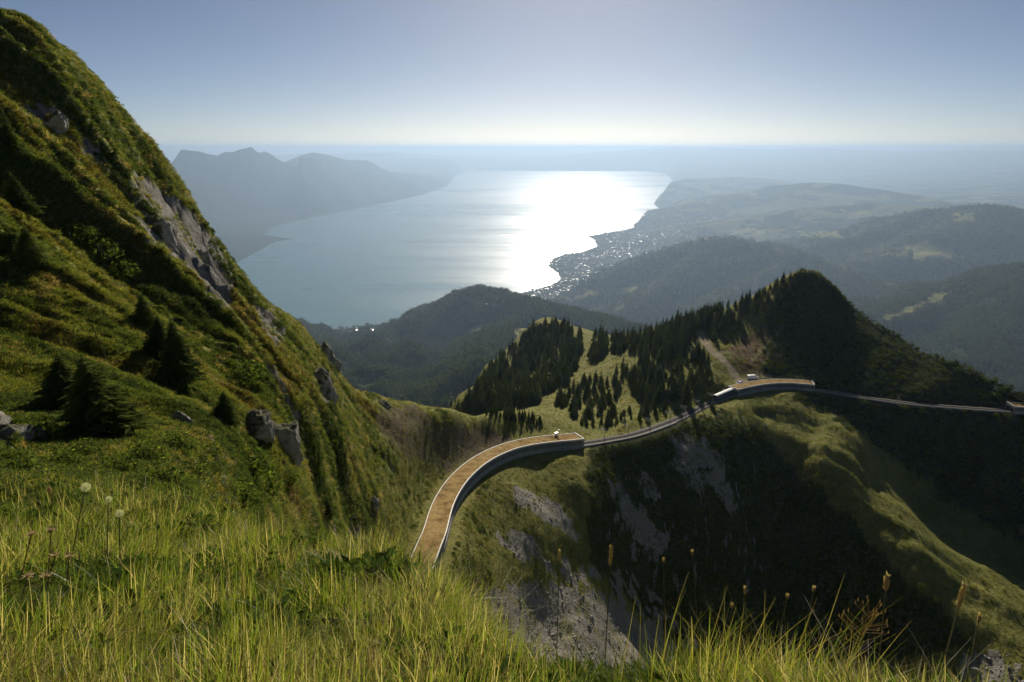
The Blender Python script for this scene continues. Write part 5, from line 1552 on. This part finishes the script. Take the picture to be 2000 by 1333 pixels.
def curve(tip, bend=0.06, n=6):
    side_ = Vector((-tip.y, tip.x, 0)); side_ = side_.normalized() if side_.length > 1e-4 else Vector((1, 0, 0))
    return [tip * (q / n) + side_ * bend * math.sin(math.pi * q / n) * tip.length for q in range(n + 1)]
def spike(u, v, r, ub, hl, hw, label):
    o, tip = stalk_root('grass_spike', u, v, r, ub, label, 'grass spike', 'seed spikes above the grass')
    pts = curve(tip, g.uniform(-0.05, 0.05))
    b = MB(); b.tube(pts, [0.0026 - 0.0012 * q / 6 for q in range(7)], 5); b.build('stem', M['stem'], o)
    dr = (pts[-1] - pts[-2]).normalized()
    b = MB(); n = 9
    a0 = pts[-1] - dr * hl
    b.tube([a0 + dr * hl * q / n for q in range(n + 1)], [hw * (math.sin(math.pi * (0.08 + 0.86 * q / n)) ** 0.6) * g.uniform(0.75, 1.15) for q in range(n + 1)], 7)
    for q in range(60):
        t = g.random(); a = g.uniform(0, 6.28); c = a0 + dr * hl * t
        ou = (dr.orthogonal().normalized() * math.cos(a) + dr.cross(dr.orthogonal().normalized()) * math.sin(a))
        wv = dr.cross(ou) * 0.0016
        c2 = c + ou * hw * 0.7
        b.tri(c2 - wv, c2 + wv, c2 + ou * hw * 0.7 + dr * 0.008)
    b.build('seed_head', M['spike'], o)
spike(1194, 1065, 2.1, 1180, 0.085, 0.0065, 'long beaded seed spike standing against the sunny meadow')
spike(1093, 1075, 2.4, 1085, 0.045, 0.005, 'short seed spike left of the long beaded one')
spike(1733, 1122, 1.72, 1726, 0.050, 0.0065, 'plump brown seed spike against the dark bowl')
spike(1884, 1140, 1.75, 1832, 0.068, 0.0060, 'slanting brown seed spike at the far right')
spike(1914, 1203, 1.75, 1895, 0.018, 0.004, 'small seed tip right of the slanting spike')
spike(1296, 1093, 2.0, 1310, 0.016, 0.004, 'thin reddish stalk with small bud left of the sedge')
spike(1352, 1077, 1.95, 1385, 0.015, 0.004, 'tallest thin stalk with small bud above the sedge')
spike(1455, 1148, 1.85, 1480, 0.022, 0.0035, 'thin stalk with narrow tip in the sedge')
spike(1590, 1148, 1.8, 1560, 0.012, 0.004, 'stalk with pale bud at the right of the sedge')
spike(1430, 1180, 1.85, 1420, 0.014, 0.004, 'stalk with orange bud in the middle of the sedge')
spike(1538, 1163, 1.85, 1498, 0.010, 0.004, 'curved stalk with a white bud')
spike(95, 950, 4.2, 160, 0.05, 0.010, 'drooping dark bud stalk left of the dandelion clocks')
spike(22, 1255, 2.3, 40, 0.06, 0.008, 'feathery grass head in the lower left corner')
spike(62, 1262, 2.3, 52, 0.06, 0.007, 'second feathery grass head in the lower left corner')
# loose panicle
o, tip = stalk_root('grass_panicle', 1700, 1195, 1.75, 1640, 'loose feathery panicle left of the plump brown spike', 'grass panicle')
pts = curve(tip, 0.1); b = MB(); b.tube(pts, 0.0014, 5); b.build('stem', M['stem_red'], o)
b = MB()
for q in range(34):
    t = g.uniform(0.72, 1.0); c = tip * t; a = g.uniform(0, 6.28); l = 0.055 * (1.15 - t) / 0.4 + 0.008
    e = c + Vector((math.cos(a) * l, math.sin(a) * l, 0.5 * l + 0.01)); b.tube([c, e], [0.0005, 0.0004], 3); b.tube([e, e + Vector((0, 0, 0.009))], [0.0020, 0.0005], 4)
b.build('spikelets', M['spike'], o)
# dandelion clocks
def clock(u, v, r, ub, R_, label):
    o, tip = stalk_root('dandelion_clock', u, v, r, ub, label, 'seed head')
    b = MB(); b.tube(curve(tip, 0.04), 0.0026, 5); b.build('stem', M['stem'], o)
    b = MB()
    for q in range(130):
        y = 1 - 2 * (q + 0.5) / 130; rr = math.sqrt(1 - y * y); a = q * 2.39996
        dv = Vector((rr * math.cos(a), rr * math.sin(a), y)); e = tip + dv * R_
        s1 = dv.orthogonal().normalized(); s2 = dv.cross(s1)
        b.tri(tip + dv * 0.004, e + s1 * 0.0007, e - s1 * 0.0007)
        for k_ in range(5):
            an = k_ * 1.2566 + q; d2 = (s1 * math.cos(an) + s2 * math.sin(an)) * R_ * 0.28; wv = dv.cross(d2).normalized() * 0.0006
            b.tri(e - wv, e + wv, e + d2 + dv * R_ * 0.12)
    b.build('pappus', M['fluff'], o)
clock(167, 952, 3.4, 152, 0.019, 'largest dandelion clock, leftmost of three')
clock(212, 976, 3.4, 235, 0.014, 'small dandelion clock, middle of three')
clock(233, 1003, 3.2, 262, 0.016, 'dandelion clock, lowest and rightmost of three')
# dry star-shaped flower heads
for q, (u, v, lb) in enumerate([(62,1043,'upper left dry star shaped flower head'), (100,1036,'dry star flower head right of the upper left one'), (108,1086,'dry star flower head below the upper pair'), (135,1088,'rightmost dry star flower head of the cluster'), (55,1125,'pale fluffy dry head at the lower left of the cluster'), (90,1126,'yellowish dry star head at the bottom of the cluster')]):
    o, tip = stalk_root('dry_flower', u, v, 3.0 - 0.08 * q, u + g.uniform(-25, 25), lb, 'dry flower', 'dry star shaped flower heads')
    b = MB(); b.tube(curve(tip, 0.05), 0.0022, 5); b.build('stem', M['stem_red'], o)
    b = MB()
    for k_ in range(14):
        a = k_ * 2 * math.pi / 14 + g.uniform(-.2, .2); el = g.uniform(-0.2, 0.7); l = g.uniform(0.018, 0.03)
        dv = Vector((math.cos(a) * math.cos(el), math.sin(a) * math.cos(el), math.sin(el))); wv = Vector((-math.sin(a), math.cos(a), 0)) * 0.004
        b.quad(tip - wv * 0.6, tip + dv * l * 0.5 - wv, tip + dv * l, tip + dv * l * 0.5 + wv)
    b.build('bracts', M['drystar'], o)
    b = MB(); b.tube([tip - Vector((0, 0, 0.006)), tip + Vector((0, 0, 0.006))], [0.004, 0.008], 8); b.build('disc', M['spike'], o)
# aster
o, tip = stalk_root('aster_flower', 1352, 1258, 1.85, 1345, 'pale pink aster at the rim of the foreground grass', 'flower')
b = MB(); b.tube(curve(tip, 0.05), 0.002, 5); b.build('stem', M['stem'], o)
for k_ in range(18):
    a = k_ * 2 * math.pi / 18; dv = Vector((math.cos(a), math.sin(a) * 0.8 - 0.1, math.sin(a) * 0.45 + 0.1)).normalized(); wv = dv.cross(Vector((0, -0.6, 0.8))).normalized() * 0.0022
    b = MB(); b.quad(tip + dv * 0.005, tip + dv * 0.013 - wv, tip + dv * 0.020, tip + dv * 0.013 + wv); b.build('petal', M['petal'], o)
b = MB(); b.tube([tip - Vector((0, -0.003, 0.003)), tip + Vector((0, -0.003, 0.004))], [0.006, 0.005], 10); b.build('disc', M['yolk'], o)
# broad-leaved herbs in the grass
def herb(u, v, s_, n, label):
    p = hit(u, v)
    if p is None or p.length > 12: return
    o = empty('broad_leaved_herb', p, (0, 0, g.uniform(0, 6)), s_); tag(o, label, 'herb')
    b = MB(); b.tube([(0, 0, -0.01), (0.01, 0, 0.16)], [0.003, 0.002], 5); b.build('stem', M['stem'], o)
    for q in range(n):
        a = q * 2.4; z = 0.05 + 0.12 * q / n; l = g.uniform(0.05, 0.075); el = g.uniform(0.1, 0.7)
        dv = Vector((math.cos(a) * math.cos(el), math.sin(a) * math.cos(el), math.sin(el))); sv = Vector((-math.sin(a), math.cos(a), 0)); c = Vector((0, 0, z))
        b = MB()
        for k_ in range(4):
            t0, t1 = k_ / 4, (k_ + 1) / 4
            w0, w1 = 0.021 * math.sin(math.pi * min(1, t0 * 0.95 + 0.04)), 0.021 * math.sin(math.pi * min(1, t1 * 0.95 + 0.04))
            d0 = c + dv * l * t0 - Vector((0, 0, 0.02 * t0 * t0)); d1 = c + dv * l * t1 - Vector((0, 0, 0.02 * t1 * t1)); lift = Vector((0, 0, 0.004))
            b.quad(d0, d1, d1 + sv * w1 + lift, d0 + sv * w0 + lift); b.quad(d1, d0, d0 - sv * w0 + lift, d1 - sv * w1 + lift)
        b.build('leaf', M['leafgreen'], o)
for u, v, s_, n, lb in [(240,1250,0.75,9,'low herb with rounded leaves in the lower left grass'), (410,1290,0.7,9,'rounded leaf herb at the bottom left of the picture'), (200,1330,0.75,8,'herb with round leaves at the bottom edge'), (1160,1300,0.7,8,'leafy sprig at the rim in the bottom middle'), (1050,1270,0.6,6,'small leafy sprig left of the bottom middle one'),
                       (590,1060,1.3,8,'upright herb with single bright leaf near the rim'), (470,1130,0.9,8,'grey green herb in the middle of the grass'), (350,1180,0.8,8,'herb with long leaves in the left grass'), (890,1310,0.65,7,'leafy herb at the bottom centre left')]:
    herb(u, v, s_, n, lb)
